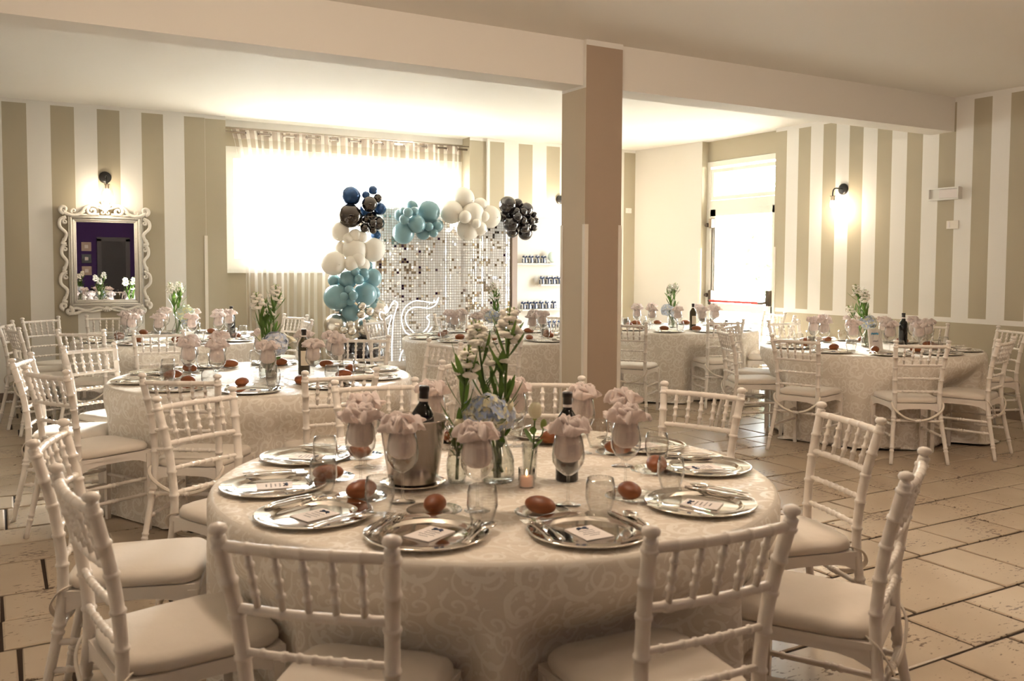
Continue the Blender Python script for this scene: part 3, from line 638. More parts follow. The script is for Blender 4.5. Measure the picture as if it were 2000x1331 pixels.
# world x, z, radius, depth offset (towards viewer) in metres
def bw(px, py, pr, dy):
    yy = YBAL-dy
    d = fw+r2*((px-1000)/1760)-u2*((py-612.5)/1760); k = yy/d.y
    return (d.x*k, yy, 1.45+d.z*k, 1.06*pr/1760*k)
CL = [('top left chrome cluster', [('blue', 685.5, 383.2, 18, .05), ('navy', 683.7, 421.7, 22, .10), ('navy', 721.6, 398.9, 14.5, .16), ('blue', 728.2, 371.8, 8.5, .1), ('blue', 714.4, 381.4, 7.5, .08), ('navy', 737.8, 387.5, 8.2, .12), ('blue', 742, 407.9, 12, .05),
       ('navy', 738, 436, 12.5, .08), ('navy', 727.6, 435.5, 8, .2), ('navy', 712, 445.7, 8.3, .18), ('navy', 728.2, 449.4, 7.2, .18), ('navy', 715, 429.5, 7, .14), ('blue', 733.6, 459, 9.8, .02), ('blue', 714, 412, 13, -.06), ('navy', 722, 425, 14, -.04), ('navy', 706, 432, 11, -.02), ('navy', 719, 444, 10, .04)]),
      ('white column cluster', [('white', 664.5, 452.4, 18, .02), ('white', 694, 460, 12, .13), ('white', 680, 466, 10, .12), ('white', 706, 463, 11, .14), ('white', 728.2, 488.4, 22.5, .08), ('white', 651.4, 514.2, 23, .1), ('white', 692, 488, 23, .08), ('white', 700, 508, 13, .2), ('white', 686, 515, 14, .18), ('white', 709, 518, 13, .14), ('white', 667, 486, 14, .0)]),
      ('dusty blue column cluster', [('dusty', 679.5, 546.3, 17.5, .1), ('dusty', 653, 548, 12, -.02), ('dusty', 725.8, 543, 18.5, .04), ('dusty', 693.6, 530.6, 8.3, .2), ('dusty', 710, 532, 9, .18), ('dusty', 701, 546.8, 9.2, .22), ('dusty', 720, 519, 8, .02), ('dusty', 712.6, 540, 8, .12),
       ('dusty', 657.2, 581, 24, .1), ('dusty', 712.6, 575.2, 22, .12), ('dusty', 729, 572.7, 13, -.03), ('dusty', 682, 567, 9, .22), ('dusty', 672, 579.3, 7.8, .25), ('dusty', 689.8, 577.7, 9, .27), ('dusty', 684.5, 587.6, 9, .2), ('dusty', 685.3, 610.7, 17, .12)]),
      ('silver cluster low on column', [('silver', 655.5, 635.5, 21.5, .08), ('silver', 735.7, 605.8, 21.5, -.02), ('silver', 719, 640.5, 24, .08), ('silver', 706.8, 598, 8.3, .26), ('silver', 721, 607.8, 8.6, .25), ('silver', 705, 614, 8.2, .28), ('silver', 684.5, 633.5, 8, .26), ('silver', 672, 644.6, 7.6, .26), ('silver', 687, 647, 8.6, .27), ('silver', 659, 610, 9, .0)]),
      ('black cluster at column foot', [('black', 672, 683, 20, .06), ('black', 701, 682, 22, .12), ('black', 729, 690, 19, .08), ('black', 686, 706, 14, .2), ('black', 716, 712, 15, .18)]),
      ('dusty blue cluster over the backdrop', [('dusty', 837.3, 413.6, 21, .05), ('dusty', 787.9, 455.2, 20.5, .05), ('dusty', 813, 437.8, 16.8, .16), ('dusty', 804.7, 403, 11, .04), ('dusty', 796.8, 415.2, 9, .22), ('dusty', 808.9, 413.1, 8.3, .16), ('dusty', 789.4, 428.9, 9.3, .18), ('dusty', 781.6, 421, 11.5, .02), ('dusty', 788, 412.6, 7.5, .1),
       ('dusty', 837.8, 443.1, 8.2, .16), ('dusty', 854.7, 441, 8.7, .16), ('dusty', 846.8, 455.2, 8.2, .16), ('dusty', 854, 441, 12, .0), ('dusty', 826.3, 455.2, 13, .04)]),
      ('white cluster over the backdrop', [('white', 904, 388, 21, .02), ('white', 882, 414.4, 21.5, .06), ('white', 937.4, 400.6, 13.5, .04), ('white', 956, 423.6, 21, .06), ('white', 914.4, 447.7, 21, .06), ('white', 937, 446, 13, .14), ('white', 923, 419, 22, .12), ('white', 945, 423, 10, .2), ('white', 908, 424, 12, .22), ('white', 930, 437, 9, .24)]),
      ('black cluster at the right end', [('black', 991.4, 400.6, 16.3, .06), ('black', 1011, 398, 9.5, 0), ('black', 1028, 409.8, 13.3, .06), ('black', 998.3, 437.4, 15, .08), ('black', 1000.6, 453.5, 11, .02), ('black', 1025.9, 455.8, 13.3, .04), ('black', 1024, 446.5, 9, .14), ('black', 1011, 423.6, 8.5, .2), ('black', 1022.5, 414.4, 7.4, .18), ('black', 1008.7, 413, 7, .16), ('black', 1023, 431, 6.5, .2),
       ('black', 1039, 432.8, 6.4, .16), ('black', 1047, 431, 5.4, .12), ('black', 1043.2, 445.4, 6.5, .1), ('black', 1043, 420, 6.3, .04), ('black', 983.4, 424, 10, .0), ('black', 1014, 428, 13, .04), ('black', 1004, 417, 12, .0), ('black', 1022, 440, 13, .0), ('black', 1034, 431, 10, .02), ('black', 1016, 410, 11, -.02)])]
CN = dict(navy='chrome navy', blue='metallic blue', white='matt white', dusty='dusty blue', silver='chrome silver', black='glossy black')
ORD = ['first', 'second', 'third', 'fourth', 'fifth', 'sixth', 'seventh', 'eighth', 'ninth', 'tenth', 'eleventh', 'twelfth', 'thirteenth', 'fourteenth', 'fifteenth', 'sixteenth', 'seventeenth', 'eighteenth', 'nineteenth', 'twentieth', 'twenty first', 'twenty second', 'twenty third']
def nth(i, n): return 'leftmost' if i == 0 else 'rightmost' if i == n-1 else ORD[i]+' from the left'
for nm, lst in CL:
    for i, (k, px, py, pr, dy) in enumerate(sorted(lst, key=lambda e: e[1])):
        x, y_, z, r_ = bw(px, py, pr, dy)
        sz = 'large' if pr > 14.9 else 'medium' if pr > 9.6 else 'small'
        BK[k].put((x, y_, z), random.uniform(0, 6), '%s %s balloon, %s in the %s' % (sz, CN[k], nth(i, len(lst)), nm), 'balloon', 'balloons of the garland', sc=r_, rot=(random.uniform(-.5, .5)+R(-60), random.uniform(-.4, .4), random.uniform(-1, 1)))

# ------------------------------------------------------------------ chairs
def ringed(path, r0, r1, rings, rr_=1.42, w=.011, sub=None):
    """turned rod: dense points along a smooth path, with bead rings at the given distances (0..1)"""
    L_ = [0]
    for a, b in zip(path, path[1:]): L_.append(L_[-1]+(b-a).length)
    T = L_[-1]; ts = {0, 1}
    for i in range(len(path)): ts.add(L_[i]/T)
    for c in rings:
        for k in (-1, -.6, -.25, .25, .6, 1): ts.add(min(1, max(0, c+k*w/T)))
    pts = []; rad = []
    for t in sorted(ts):
        d = t*T; i = 0
        while i < len(L_)-2 and L_[i+1] < d: i += 1
        f_ = (d-L_[i])/max(1e-9, L_[i+1]-L_[i]); pts.append(path[i].lerp(path[i+1], min(1, max(0, f_))))
        r_ = r0+(r1-r0)*t; b = 1
        for c in rings:
            e = abs(t-c)*T/w
            if e < .99: b = max(b, 1+(rr_-1)*(1-e**4))
        rad.append(r_*b)
    return pts, rad
def chair_proto():
    t = thing('dining_chair')
    def post(s):
        P_ = [(.205, -.275, 0), (.19, -.245, .15), (.172, -.212, .32), (.163, -.198, .46), (.165, -.202, .58), (.173, -.222, .72), (.184, -.252, .84), (.188, -.266, .892)]
        pth = cat_curve([(s*x, y, z) for x, y, z in P_], 4); m = MB()
        rings = [.11, .135, .355, .38, .585, .69, .795, .885, .972]
        pts, rad = ringed(pth, .0165, .0165, rings, 1.22, .0065)
        m.tube(pts, [q*(.78+.22*min(1, p.z/.35)) for p, q in zip(pts, rad)], 12)
        bp = m.build('back_post', M['chair'], t); m = MB()
        m.lathe([(.013, -.004), (.010, .004), (.0185, .010), (.0205, .017), (.017, .025), (.008, .029), (0, .030)], 14, mx=Matrix.Translation((s*.188, -.266, .892)))
        m.build('finial', M['chair'], bp)
    post(-1); post(1)
    def leg(s):
        m = MB(); pts = [Vector((s*.188, .185, z)) for z in (0, .2, .425)]
        m.tube(pts, [.0155, .019, .0215], 4); m.sm = [False]*len(m.f); m.build('front_leg', M['chair'], t)
    leg(-1); leg(1)
    def rail(nm, z, hx, y, r_, rings, bow=.014, rr_=1.3):
        pth = cat_curve([(-hx, y, z), (-hx*.5, y-bow*.75, z), (0, y-bow, z), (hx*.5, y-bow*.75, z), (hx, y, z)], 4); m = MB()
        pts, rad = ringed(pth, r_, r_, rings, rr_, .0055); m.tube(pts, rad, 10); m.build(nm, M['chair'], t)
    sx_ = [-.124, -.062, 0, .062, .124]
    rail('top_rail', .872, .186, -.260, .0125, [.5+x/.372 for x in sx_], rr_=1.12)
    rail('cross_rail', .730, .173, -.224, .011, [.5+x/.346 for x in sx_], rr_=1.15)
    rail('cross_rail', .630, .166, -.208, .0088, [.14, .3, .4, .5, .6, .7, .86], .008)
    rail('cross_rail', .532, .163, -.200, .0088, [.14, .3, .4, .5, .6, .7, .86], .006)
    for x in sx_:
        k = 1-(abs(x)/.186)**2; a = Vector((x*.95, -.224-.013*k, .732)); b = Vector((x, -.260-.013*k, .872)); m = MB()
        pts, rad = ringed([a, a.lerp(b, .5), b], .0075, .0078, [.27, .5, .74], 1.5, .0065); m.tube(pts, rad, 9); m.build('spindle', M['chair'], t)
    m = MB()
    out = lambda k, z: [(-.20*k, .205*k, z), (.20*k, .205*k, z), (.178*k, -.205*k, z), (-.178*k, -.205*k, z)]
    m.add(out(1, .424)+out(1, .442), [(3, 2, 1, 0), (4, 5, 6, 7)]+[(i, (i+1) % 4, 4+(i+1) % 4, 4+i) for i in range(4)], False)
    for (p, q) in (((-.185, .192), (.185, .192)), ((-.188, .18), (-.165, -.19)), ((.188, .18), (.165, -.19)), ((-.16, -.195), (.16, -.195))):
        p = Vector((*p, 0)); q = Vector((*q, 0)); d = (q-p).normalized(); nn = Vector((-d.y, d.x, 0))*.009; vs = []; fs = []
        for i in range(9):
            u = i/8; c = p.lerp(q, u); zb = .372+.030*(1-(2*u-1)**4)
            vs += [c-nn+Vector((0, 0, zb)), c+nn+Vector((0, 0, zb)), c+nn+Vector((0, 0, .425)), c-nn+Vector((0, 0, .425))]
        for i in range(8): fs += [(i*4+k, i*4+4+k, i*4+4+(k+1) % 4, i*4+(k+1) % 4) for k in range(4)]
        m.add(vs, fs+[(0, 1, 2, 3), (35, 34, 33, 32)], False)
    m.build('seat_frame', M['chair'], t)
    m = MB(); n = 40; prof = [(.90, .4425), (.985, .446), (1.005, .456), (1.0, .468), (.96, .480), (.86, .4865), (.6, .491), (.25, .493)]; vs = []; fs = []
    for k, z in prof:
        for i in range(n):
            a = 2*PI*i/n; c, s_ = math.cos(a), math.sin(a); e = .38
            x = .5*abs(c)**e*(1 if c > 0 else -1); y = .5*abs(s_)**e*(1 if s_ > 0 else -1)
            vs.append((x*(.385+.05*y*2*.5)*k, (y*.41+.008)*k, z+(.004*math.sin(i*1.7) if k > .9 else 0)*.3))
    for j in range(len(prof)-1):
        for i in range(n): fs.append((j*n+i, j*n+(i+1) % n, j*n+n+(i+1) % n, j*n+n+i))
    fs += [tuple(range(n-1, -1, -1)), tuple(range((len(prof)-1)*n, len(prof)*n))]
    m.add(vs, fs); m.build('cushion', M['cushion'], t)
    m = MB()
    for s in (-1, 1):
        pth = cat_curve([(s*.15, -.17, .452), (s*.185, -.205, .445), (s*.17, -.232, .40), (s*.10, -.235, .345), (s*.02, -.228, .318)], 5); m.tube(pth, .009, 6, sq=.3)
    m.build('tie_ribbon', M['ribbon'], t)
    def stretch(a, b, r_=.0095):
        m = MB(); a = Vector(a); b = Vector(b); pts, rad = ringed([a, a.lerp(b, .5), b], r_, r_, [.12, .45, .5, .55, .88], 1.35, .008); m.tube(pts, rad, 9); m.build('stretcher', M['chair'], t)
    stretch((-.172, -.216, .315), (.172, -.216, .315)); stretch((-.188, .185, .26), (.188, .185, .26))
    for s in (-1, 1):
        stretch((s*.178, -.22, .285), (s*.188, .185, .285)); stretch((s*.184, -.235, .20), (s*.188, .185, .20))
    return t
CH = Kind(chair_proto())

# ------------------------------------------------------------------ tables
ZT = .745; KT = 1.022            # table height; tabletop positions scale with it
TN = dict(near='large front table', mid='table by curtained window', mirror='table under the mirror', right='table by striped wall', door='table by glass door', seq='table by sequin backdrop')
TC = dict(near=(1.46, 2.65), mid=(1.47, 5.71), mirror=(1.51, 9.05), right=(6.69, 5.31), door=(6.80, 8.05), seq=(4.31, 7.82))
# midpoint between the tops of the back posts, and facing angle in degrees
CHAIRS = dict(
    near=[(.535, 1.785, 48), (1.365, 1.445, 86), (2.245, 1.615, 119), (2.81, 2.31, 163), (2.805, 3.13, 203), (2.33, 3.75, 239), (1.565, 4.03, 259), (.735, 3.98, 297), (.145, 3.295, 344), (.16, 2.51, 8)],
    mid=[(.785, 4.665, 56), (1.555, 4.485, 89), (.22, 5.26, 27), (.13, 6.03, 344), (.55, 6.70, 301), (2.475, 6.61, 240), (2.35, 4.79, 135), (2.81, 5.87, 191)],
    mirror=[(.40, 10.33, 300), (1.03, 10.50, 262), (.08, 9.66, 342), (.13, 8.9, 12), (1.165, 7.87, 82), (.61, 8.24, 60), (2.86, 9.75, 203), (2.74, 8.93, 176)],
    right=[(5.61, 5.985, 333), (6.17, 6.50, 294), (7.01, 6.61, 263), (5.46, 5.03, 18), (5.985, 4.28, 57), (8.0, 5.68, 206), (6.79, 4.13, 106), (8.08, 4.86, 158)],
    door=[(5.40, 7.12, 36), (6.575, 6.99, 68), (8.22, 7.90, 173), (7.62, 7.03, 132)],
    seq=[(4.46, 9.15, 265), (3.33, 8.60, 308), (5.43, 8.66, 216), (3.62, 6.52, 66)])
CK = .982
SEATW = ['front place left of centre', 'front left place', 'left place', 'back left place', 'back place left of centre', 'back place right of centre', 'back right place', 'right place', 'front right place', 'front place right of centre']
def around(c, x, y):                         # 0..360 clockwise from the side facing the viewer
    b = math.degrees(math.atan2(-c[1], -c[0])); a = math.degrees(math.atan2(y-c[1], x-c[0])); return (b-a) % 360
def ranked(c, pts):                          # place names, each used once per table
    ps = sorted(range(len(pts)), key=lambda i: around(c, *pts[i])); out = {}; used = set()
    for i in ps:
        k = int(around(c, *pts[i])//36)
        while k in used: k = (k+1) % 10
        used.add(k); out[i] = SEATW[k]
    return [out[i] for i in range(len(pts))]
def cloth(key, seats, rtop=.922, puddle=0, seed=1):
    q = random.Random(seed); n = 240; m = MB(); vs = []; uv = []; fs = []
    ph = [(k, q.uniform(0, 6.3), q.uniform(.5, 1)) for k in (5, 8, 11, 15, 21)]
    def fold(a): return sum(w*math.sin(k*a+p) for k, p, w in ph)/2.2
    prof = []
    for r_ in (.06, .3, .6, .8, .87): prof.append((r_, ZT, 0))
    prof += [(.893, ZT-.002, 0), (.905, ZT-.010, 0), (.9115, ZT-.025, .02)]
    nd = 22
    for i in range(1, nd+1): u = i/nd; prof.append((.9125+.018*u, ZT-.025-(ZT-.03)*u, .1+.9*u))
    if puddle: prof += [(.965, .012, 1.15), (.985, .010, 1.25)]
    cx, cy = TC[key]; s_ = rtop/.905; arc = 0; pr = prof[0]
    sts = []
    for (x, y, fc) in seats:
        x *= CK; y *= CK; d = Vector((math.cos(R(fc)), math.sin(R(fc)))); sts.append((Vector((x, y))+d*.266-Vector((cx, cy)), d))
    for j, (r_, z, w) in enumerate(prof):
        arc += math.hypot(r_-pr[0], z-pr[1]); pr = (r_, z)
        for k in range(n):
            a = 2*PI*k/n; rad = r_*s_+(w**1.2)*.030*fold(a)+(.008*w*math.sin(17*a+z*9+seed))
            p = Vector((rad*math.cos(a), rad*math.sin(a)))
            if w > 0:
                for c, d in sts:
                    v = p-c; fx = v.x*d.y-v.y*d.x; fy = v.dot(d)
                    lim = .225; ax = max(0, 1-max(0, abs(fx)-.20)/.16); az = max(0, 1-max(0, z-.47)/.20)
                    if ax > 0 and az > 0 and -.2 < fy < lim: p = p+d*(lim-fy)*(ax*ax*(3-2*ax))*(az*az*(3-2*az))
            vs.append((p.x, p.y, z+(.006*math.sin(6*a+seed)+.006 if z < .02 else 0)))
            if j < 6: uv.append((p.x+3, p.y+3))
            else: uv.append((a*.91+.5, arc+.4))
    for j in range(len(prof)-1):
        for k in range(n): fs.append((j*n+k, j*n+(k+1) % n, j*n+n+(k+1) % n, j*n+n+k))
    fs.append(tuple(range(n-1, -1, -1))); fs = [tuple(reversed(f_)) for f_ in fs]
    m.add(vs, fs); m.uv = uv; o = m.build('tablecloth', M['damask']); o.location = (cx, cy, 0)
    return tag(o, 'ivory damask floor length cloth over '+TN[key], 'tablecloth', 'damask tablecloths')
def table_proto():
    t = thing('round_table'); m = MB(); m.lathe([(0, .705), (.895, .705), (.898, .72), (.895, .742), (0, .742)], 48); m.build('tabletop', M['wood_white'], t)
    for a in (45, 135, 225, 315):
        m = MB(); m.tube([(.42*math.cos(R(a)), .42*math.sin(R(a)),   .706), (.46*math.cos(R(a)), .46*math.sin(R(a)), 0)], .018, 8); m.build('leg', M['steel'], t)
    return t
TB = Kind(table_proto())
si = 0
for k, seats in CHAIRS.items():
    TB.put((*TC[k], 0), 0, 'round banquet table under the ivory cloth of '+TN[k], 'table', 'round banquet tables')
    si += 1; cloth(k, seats, puddle=k in ('right', 'door'), seed=si)
    names = ranked(TC[k], [(x*CK, y*CK) for x, y, _ in seats])
    for (x, y, fc), nm in zip(seats, names):
        x *= CK; y *= CK; d = (math.cos(R(fc)), math.sin(R(fc)))
        CH.put((x+d[0]*.266, y+d[1]*.266, 0), R(fc-90), 'white turned dining chair with ivory cushion, %s, %s' % (nm, TN[k]), 'chair', 'white chairs around the tables')

# ------------------------------------------------------------------ tableware prototypes (origin on the cloth)
def single(name, mb, m):
    o = mb.build(name, m); return Kind(o)
m = MB(); m.lathe([(0, .0025), (.108, .0025), (.113, .004), (.121, .0105), (.126, .0115), (.157, .0125), (.161, .0155), (.165, .0145), (.1655, .012), (.160, .009), (.125, .007), (.110, 0), (0, 0)], 56); CHG = single('charger_plate', m, M['silver'])
def flat(outline, z0, th, bend=None):         # cutlery from a half outline (y, halfwidth)
    m = MB(); vs = []; fs = []
    for i, (y, w) in enumerate(outline):
        zb = z0+(bend(y) if bend else 0); vs += [(-w, y, zb), (w, y, zb), (w*.8, y, zb+th), (-w*.8, y, zb+th)]
    for i in range(len(outline)-1): fs += [(i*4+k, i*4+4+k, i*4+4+(k+1) % 4, i*4+(k+1) % 4) for k in range(4)]
    e = (len(outline)-1)*4; m.add(vs, [tuple(reversed(f_)) for f_ in fs]+[(0, 1, 2, 3), (e+3, e+2, e+1, e)]); return m
arcb = lambda y: .006*math.cos(y*16)
m = flat([(-.095, .004), (-.09, .0085), (-.07, .0085), (-.04, .005), (.0, .003), (.035, .0028), (.05, .006), (.058, .0115), (.064, .012)], .001, .0022, arcb)
for i in range(4): m.box((-.0093+i*.0062, .082, .0035), (.0028, .040, .0018))
FRK = single('fork', m, M['silver'])
m = flat([(-.10, .004), (-.095, .0085), (-.03, .0075), (.005, .006), (.012, .0075), (.05, .0105), (.09, .0095), (.105, .005), (.112, .001)], .001, .003); KNF = single('knife', m, M['silver'])
m = flat([(-.095, .004), (-.09, .0085), (-.07, .0085), (-.04, .005), (.0, .003), (.035, .0028)], .001, .0022, arcb); m.ball((0, .064, .006), .02, 12, 8, sc=(1, 1.65, .28)); SPN = single('spoon', m, M['silver'])
t = thing('menu_card'); bx('card', (-.042, -.055, 0), (.042, .055, .0022), M['card'], t)
m = MB()
for s in (-1, 1): m.ball((s*.009, .037, .004), .008, 8, 6, sc=(1, .6, .4))
m.tube([(-.016, .028, .003), (0, .037, .004), (.016, .027, .003)], .0018, 5); m.build('bow', M['navy'], t)
m = MB()
for i, w in enumerate((.022, .018, .026, .015)): m.tube(cat_curve([(-w+2*w*k/8, .016-i*.014+(.0025 if k % 2 else -.0015), .0026) for k in range(9)], 2), .0007, 4)
m.build('script_lines', M['ink'], t); CARD = Kind(t)
m = MB(); m.lathe([(0, .002), (.045, .002), (.075, .011), (.080, .012), (.078, .0135), (.044, .0045), (0, .0045)], 32); BPL = single('bread_plate', m, M['glass'])
def roll_(q):
    f_ = 1+.07*noise.noise(q*25); return Vector((q.x*f_*1.55, q.y*f_*.98, max(q.z*f_*.76, -.021)))
m = MB(); m.ball((0, 0, .025), .034, 22, 14, fn=roll_); ROL = single('bread_roll', m, M['bread'])
m = MB(); m.lathe([(0, .006), (.026, .006), (.031, .02), (.0415, .055), (.0405, .085), (.036, .107), (.0372, .1075), (.0418, .085), (.043, .055), (.033, .018), (.029, .001), (0, .001)], 28); TUM = single('water_glass', m, M['glass'])
m = MB(); m.lathe([(0, .001), (.038, .001), (.038, .003), (.012, .007), (.0048, .014), (.0042, .05), (.0046, .086), (.013, .094), (.033, .108), (.045, .130), (.0475, .150), (.0435, .182), (.0370, .211), (.038, .2112), (.0447, .182), (.0487, .150), (.0462, .129), (.033, .106), (.013, .091), (0, .089)], 28); WGL = single('wine_glass', m, M['glass'])
def napkin_mesh(seed):
    q = random.Random(seed); n = 54; nz2 = 20; m = MB(); vs = []; fs = []; p1, p2, p3 = [q.uniform(0, 6.3) for _ in range(3)]; k1, k2 = q.choice((5, 6, 7)), q.choice((9, 11))
    prof = [(.006, .128), (.022, .130), (.034, .138), (.0405, .152), (.041, .170), (.038, .190), (.034, .205), (.0345, .211), (.041, .216), (.052, .219), (.061, .224), (.063, .231), (.057, .238), (.049, .238), (.042, .234), (.034, .239), (.026, .246), (.016, .243), (.008, .238)]
    for j, (r_, z) in enumerate(prof):
        w = min(1, max(0, (z-.19)/.04)); ins = 1 if j > 12 else 0
        for i in range(n):
            a = 2*PI*i/n; rip = .075*math.sin(k2*a+p1+ins*1.3)+.05*math.sin(17*a+p3)
            rr2 = r_*(1+rip*(.35+w)+.16*w*math.sin(k1*a+p2+ins)+.10*w*math.sin(3*a+p1))
            zz = z+w*(.012*math.sin(k1*a+p2+.8*j)+.007*math.sin(3*a+p3)+.006*math.sin(k2*a+j))
            vs.append((rr2*math.cos(a), rr2*math.sin(a), zz))
    for j in range(len(prof)-1):
        for i in range(n): fs.append((j*n+i, j*n+(i+1) % n, j*n+n+(i+1) % n, j*n+n+i))
    m.add(vs, fs+[tuple(range(n-1, -1, -1)), tuple(range((len(prof)-1)*n, len(prof)*n))])
    # loose folded petals on top
    for b in range(6):
        a0 = b*1.05+q.uniform(-.4, .4); m.tube([Vector((math.cos(a0+t_*1.5)*(.014+.026*t_), math.sin(a0+t_*1.5)*(.014+.026*t_), .236+(.008+.006*(b % 3))*math.sin(t_*PI))) for t_ in [i/7 for i in range(8)]], [.003, .008, .011, .012, .012, .011, .008, .003], 8, sq=.6)
    return m
NAP = [single('napkin', napkin_mesh(s), M['napkin']) for s in (1, 2, 3)]
def bottle_proto(glass, lab, band):
    t = thing('wine_bottle'); m = MB(); m.lathe([(0, .004), (.02, .0), (.034, .0), (.0375, .004), (.0375, .185), (.035, .203), (.024, .222), (.0155, .236), (.0145, .25), (.0145, .288), (.0, .288)], 28); bo = m.build('body', glass, t)
    m = MB(); m.lathe([(.0152, .232), (.0152, .274), (.0168, .275), (.0168, .287), (.0155, .292), (0, .292)], 20); fo = m.build('foil', M['foil'], t)
    if band: m = MB(); m.lathe([(.0156, .243), (.0156, .252)], 20); m.build('neck_band', M['card'], fo)
    if lab:
        m = MB(); vs = []; fs = []
        for j, z in enumerate((.06, .155)):
            for i in range(13): a = R(-60+10*i-90); vs.append((.0381*math.cos(a), .0381*math.sin(a), z))
        m.add(vs, [(i, i+1, i+14, i+13) for i in range(12)]); m.build('label', M['label'], bo)
    return t
BOT = Kind(bottle_proto(M['bottle'], False, True)); BOTL = Kind(bottle_proto(M['olive_bottle'], True, True))

PLACE_ANG = dict(near=[-133, -99, -63, -23, 9, 44, 84, 132, 167, -163])
def settings(key, angs, seed, skip=()):
    q = random.Random(seed); cx, cy = TC[key]
    pl = [(cx+math.cos(R(a)), cy+math.sin(R(a))) for a in angs]; names = ranked((cx, cy), pl)
    for i, (a, nm) in enumerate(zip(angs, names)):
        if i in skip: continue
        w = '%s, %s' % (nm, TN[key]); far = key != 'near'
        def at(r_, da, jit=.006): b = R(a+da); return (cx+r_*math.cos(b)+q.uniform(-jit, jit), cy+r_*math.sin(b)+q.uniform(-jit, jit))
        face = R(a+90)
        def loc(lx, ly, z): b = R(a); cr = .73; x_ = cx+cr*math.cos(b); y_ = cy+cr*math.sin(b); ix, iy = -math.cos(b), -math.sin(b); rx, ry = iy, -ix; return (x_+ix*ly+rx*lx, y_+iy*ly+ry*lx, ZT+z)
        CHG.put(loc(0, 0, .001), q.uniform(0, 6), 'polished silver charger plate, '+w, 'plate', 'silver charger plates')
        for nm2, kd, lx, ly, tw in (('outer fork', FRK, -.142, .01, .0), ('inner fork', FRK, -.112, .015, .04), ('knife', KNF, .120, .0, .0), ('spoon', SPN, .148, .005, -.03)):
            p = loc(lx+q.uniform(-.006, .006), ly+q.uniform(-.012, .012), .0165); kd.put(p, face+tw+q.uniform(-.12, .12), 'silver %s on the charger, %s' % (nm2, w), 'cutlery', 'silver cutlery')
        CARD.put(loc(q.uniform(-.01, .01), q.uniform(-.01, .012), .004), face+q.uniform(-.4, .3), 'white menu card with navy bow, '+w, 'card', 'menu cards')
        x, y = at(.542, -7 if far else -5, .012); BPL.put((x, y, ZT+.001), 0, 'clear glass bread plate, '+w, 'plate', 'glass bread plates')
        ROL.put((x+q.uniform(-.01, .01), y+q.uniform(-.01, .01), ZT+.006), q.uniform(0, 6), 'glossy brown bread roll, '+w, 'bread roll', 'bread rolls', sc=q.uniform(.96, 1.1))
        x, y = at(.598, 10.5); TUM.put((x, y, ZT+.0005), 0, 'clear rounded water glass, '+w, 'glass', 'water glasses')
        x, y = at(.465, 8); WGL.put((x, y, ZT+.0005), 0, 'stemmed wine glass holding napkin, '+w, 'glass', 'wine glasses')
        NAP[(i*7+seed) % 3].put((x, y, ZT+q.uniform(-.002, .004)), q.uniform(0, 6), 'rose napkin frilled from wine glass, '+w, 'napkin', 'rose napkins', sc=(1, 1, q.uniform(.97, 1.04)))
settings('near', PLACE_ANG['near'], 11)
settings('mid', [-146+36*k for k in range(10)], 12); settings('mirror', [-128+36*k for k in range(10)], 13)
settings('right', [-165+36*k for k in range(10)], 14); settings('door', [-100+36*k for k in range(10)], 15); settings('seq', [-150+36*k for k in range(10)], 16)

# ------------------------------------------------------------------ centrepieces
def leaf_geo(m, base, d, ln, w, curl=.25, upv=Vector((0, 0, 1))):
    d = d.normalized(); sd_ = d.cross(upv); sd_ = sd_.normalized() if sd_.length > .01 else Vector((1, 0, 0)); nn = sd_.cross(d); vs = []; fs = []
    n = 6
    for i in range(n+1):
        u = i/n; c = base+d*ln*u-nn*(-curl*ln*u*u)+Vector((0, 0, -.15*ln*u*u)); ww = w*math.sin(PI*min(1, u*.93+.05))**.8
        vs += [c-sd_*ww+nn*ww*.3, c, c+sd_*ww+nn*ww*.3]
    for i in range(n): fs += [(i*3, i*3+1, i*3+4, i*3+3), (i*3+1, i*3+2, i*3+5, i*3+4)]
    m.add(vs, fs)
def stock_proto(seed, h, bloom=(.60, 1.0), nl=9, bend=.05):
    q = random.Random(seed); t = thing('stock_stem'); dx, dy = q.uniform(-bend, bend), q.uniform(-bend, bend)
    pth = cat_curve([(0, 0, 0), (dx*.2, dy*.2, h*.33), (dx*.6, dy*.6, h*.66), (dx, dy, h)], 6); m = MB(); n = len(pth); m.tube(pth, [.0055-.003*i/(n-1) for i in range(n)], 7); m.build('stem', M['stem'], t)
    at = lambda u: pth[min(n-1, int(u*(n-1)))].lerp(pth[min(n-1, int(u*(n-1))+1)], u*(n-1)-int(u*(n-1)))
    for i in range(nl):
        u = q.uniform(.34, bloom[0]+.02); a = i*2.4+q.uniform(-.4, .4); m = MB(); leaf_geo(m, at(u), Vector((math.cos(a), math.sin(a), q.uniform(.7, 1.7))), q.uniform(.09, .15), q.uniform(.0055, .0105)); m.build('leaf', M['leaf'], t)
    m = MB(); c_ = MB(); nb = int(34*(bloom[1]-bloom[0])/.4*h/.5)
    for i in range(nb):
        u = bloom[0]+(bloom[1]-bloom[0])*i/nb; k = (i/nb); a = i*2.4; rr2 = .021*(1-.6*k)+.004; p = at(min(.999, u)); o_ = p+Vector((math.cos(a), math.sin(a), .25))*rr2*.9
        if k > .78: c_.ball(o_, .007*(1.3-k), 7, 5, sc=(1, 1, 1.4)); continue
        for b in range(4):                      # four ruffled petals per floret
            e = a+(b-1.5)*.75; v = Vector((math.cos(e), math.sin(e), q.uniform(-.2, .7))).normalized()
            m.ball(o_+v*rr2*.5, rr2*.62, 7, 5, sc=(1, 1, .55), fn=lambda w_: w_*(1+.18*noise.noise(w_*160+Vector((seed, 0, 0)))))
        c_.tube([p, o_], [.002, .0035], 5)
    m.build('florets', M['petal'], t); c_.build('buds', M['calyx'], t); return t
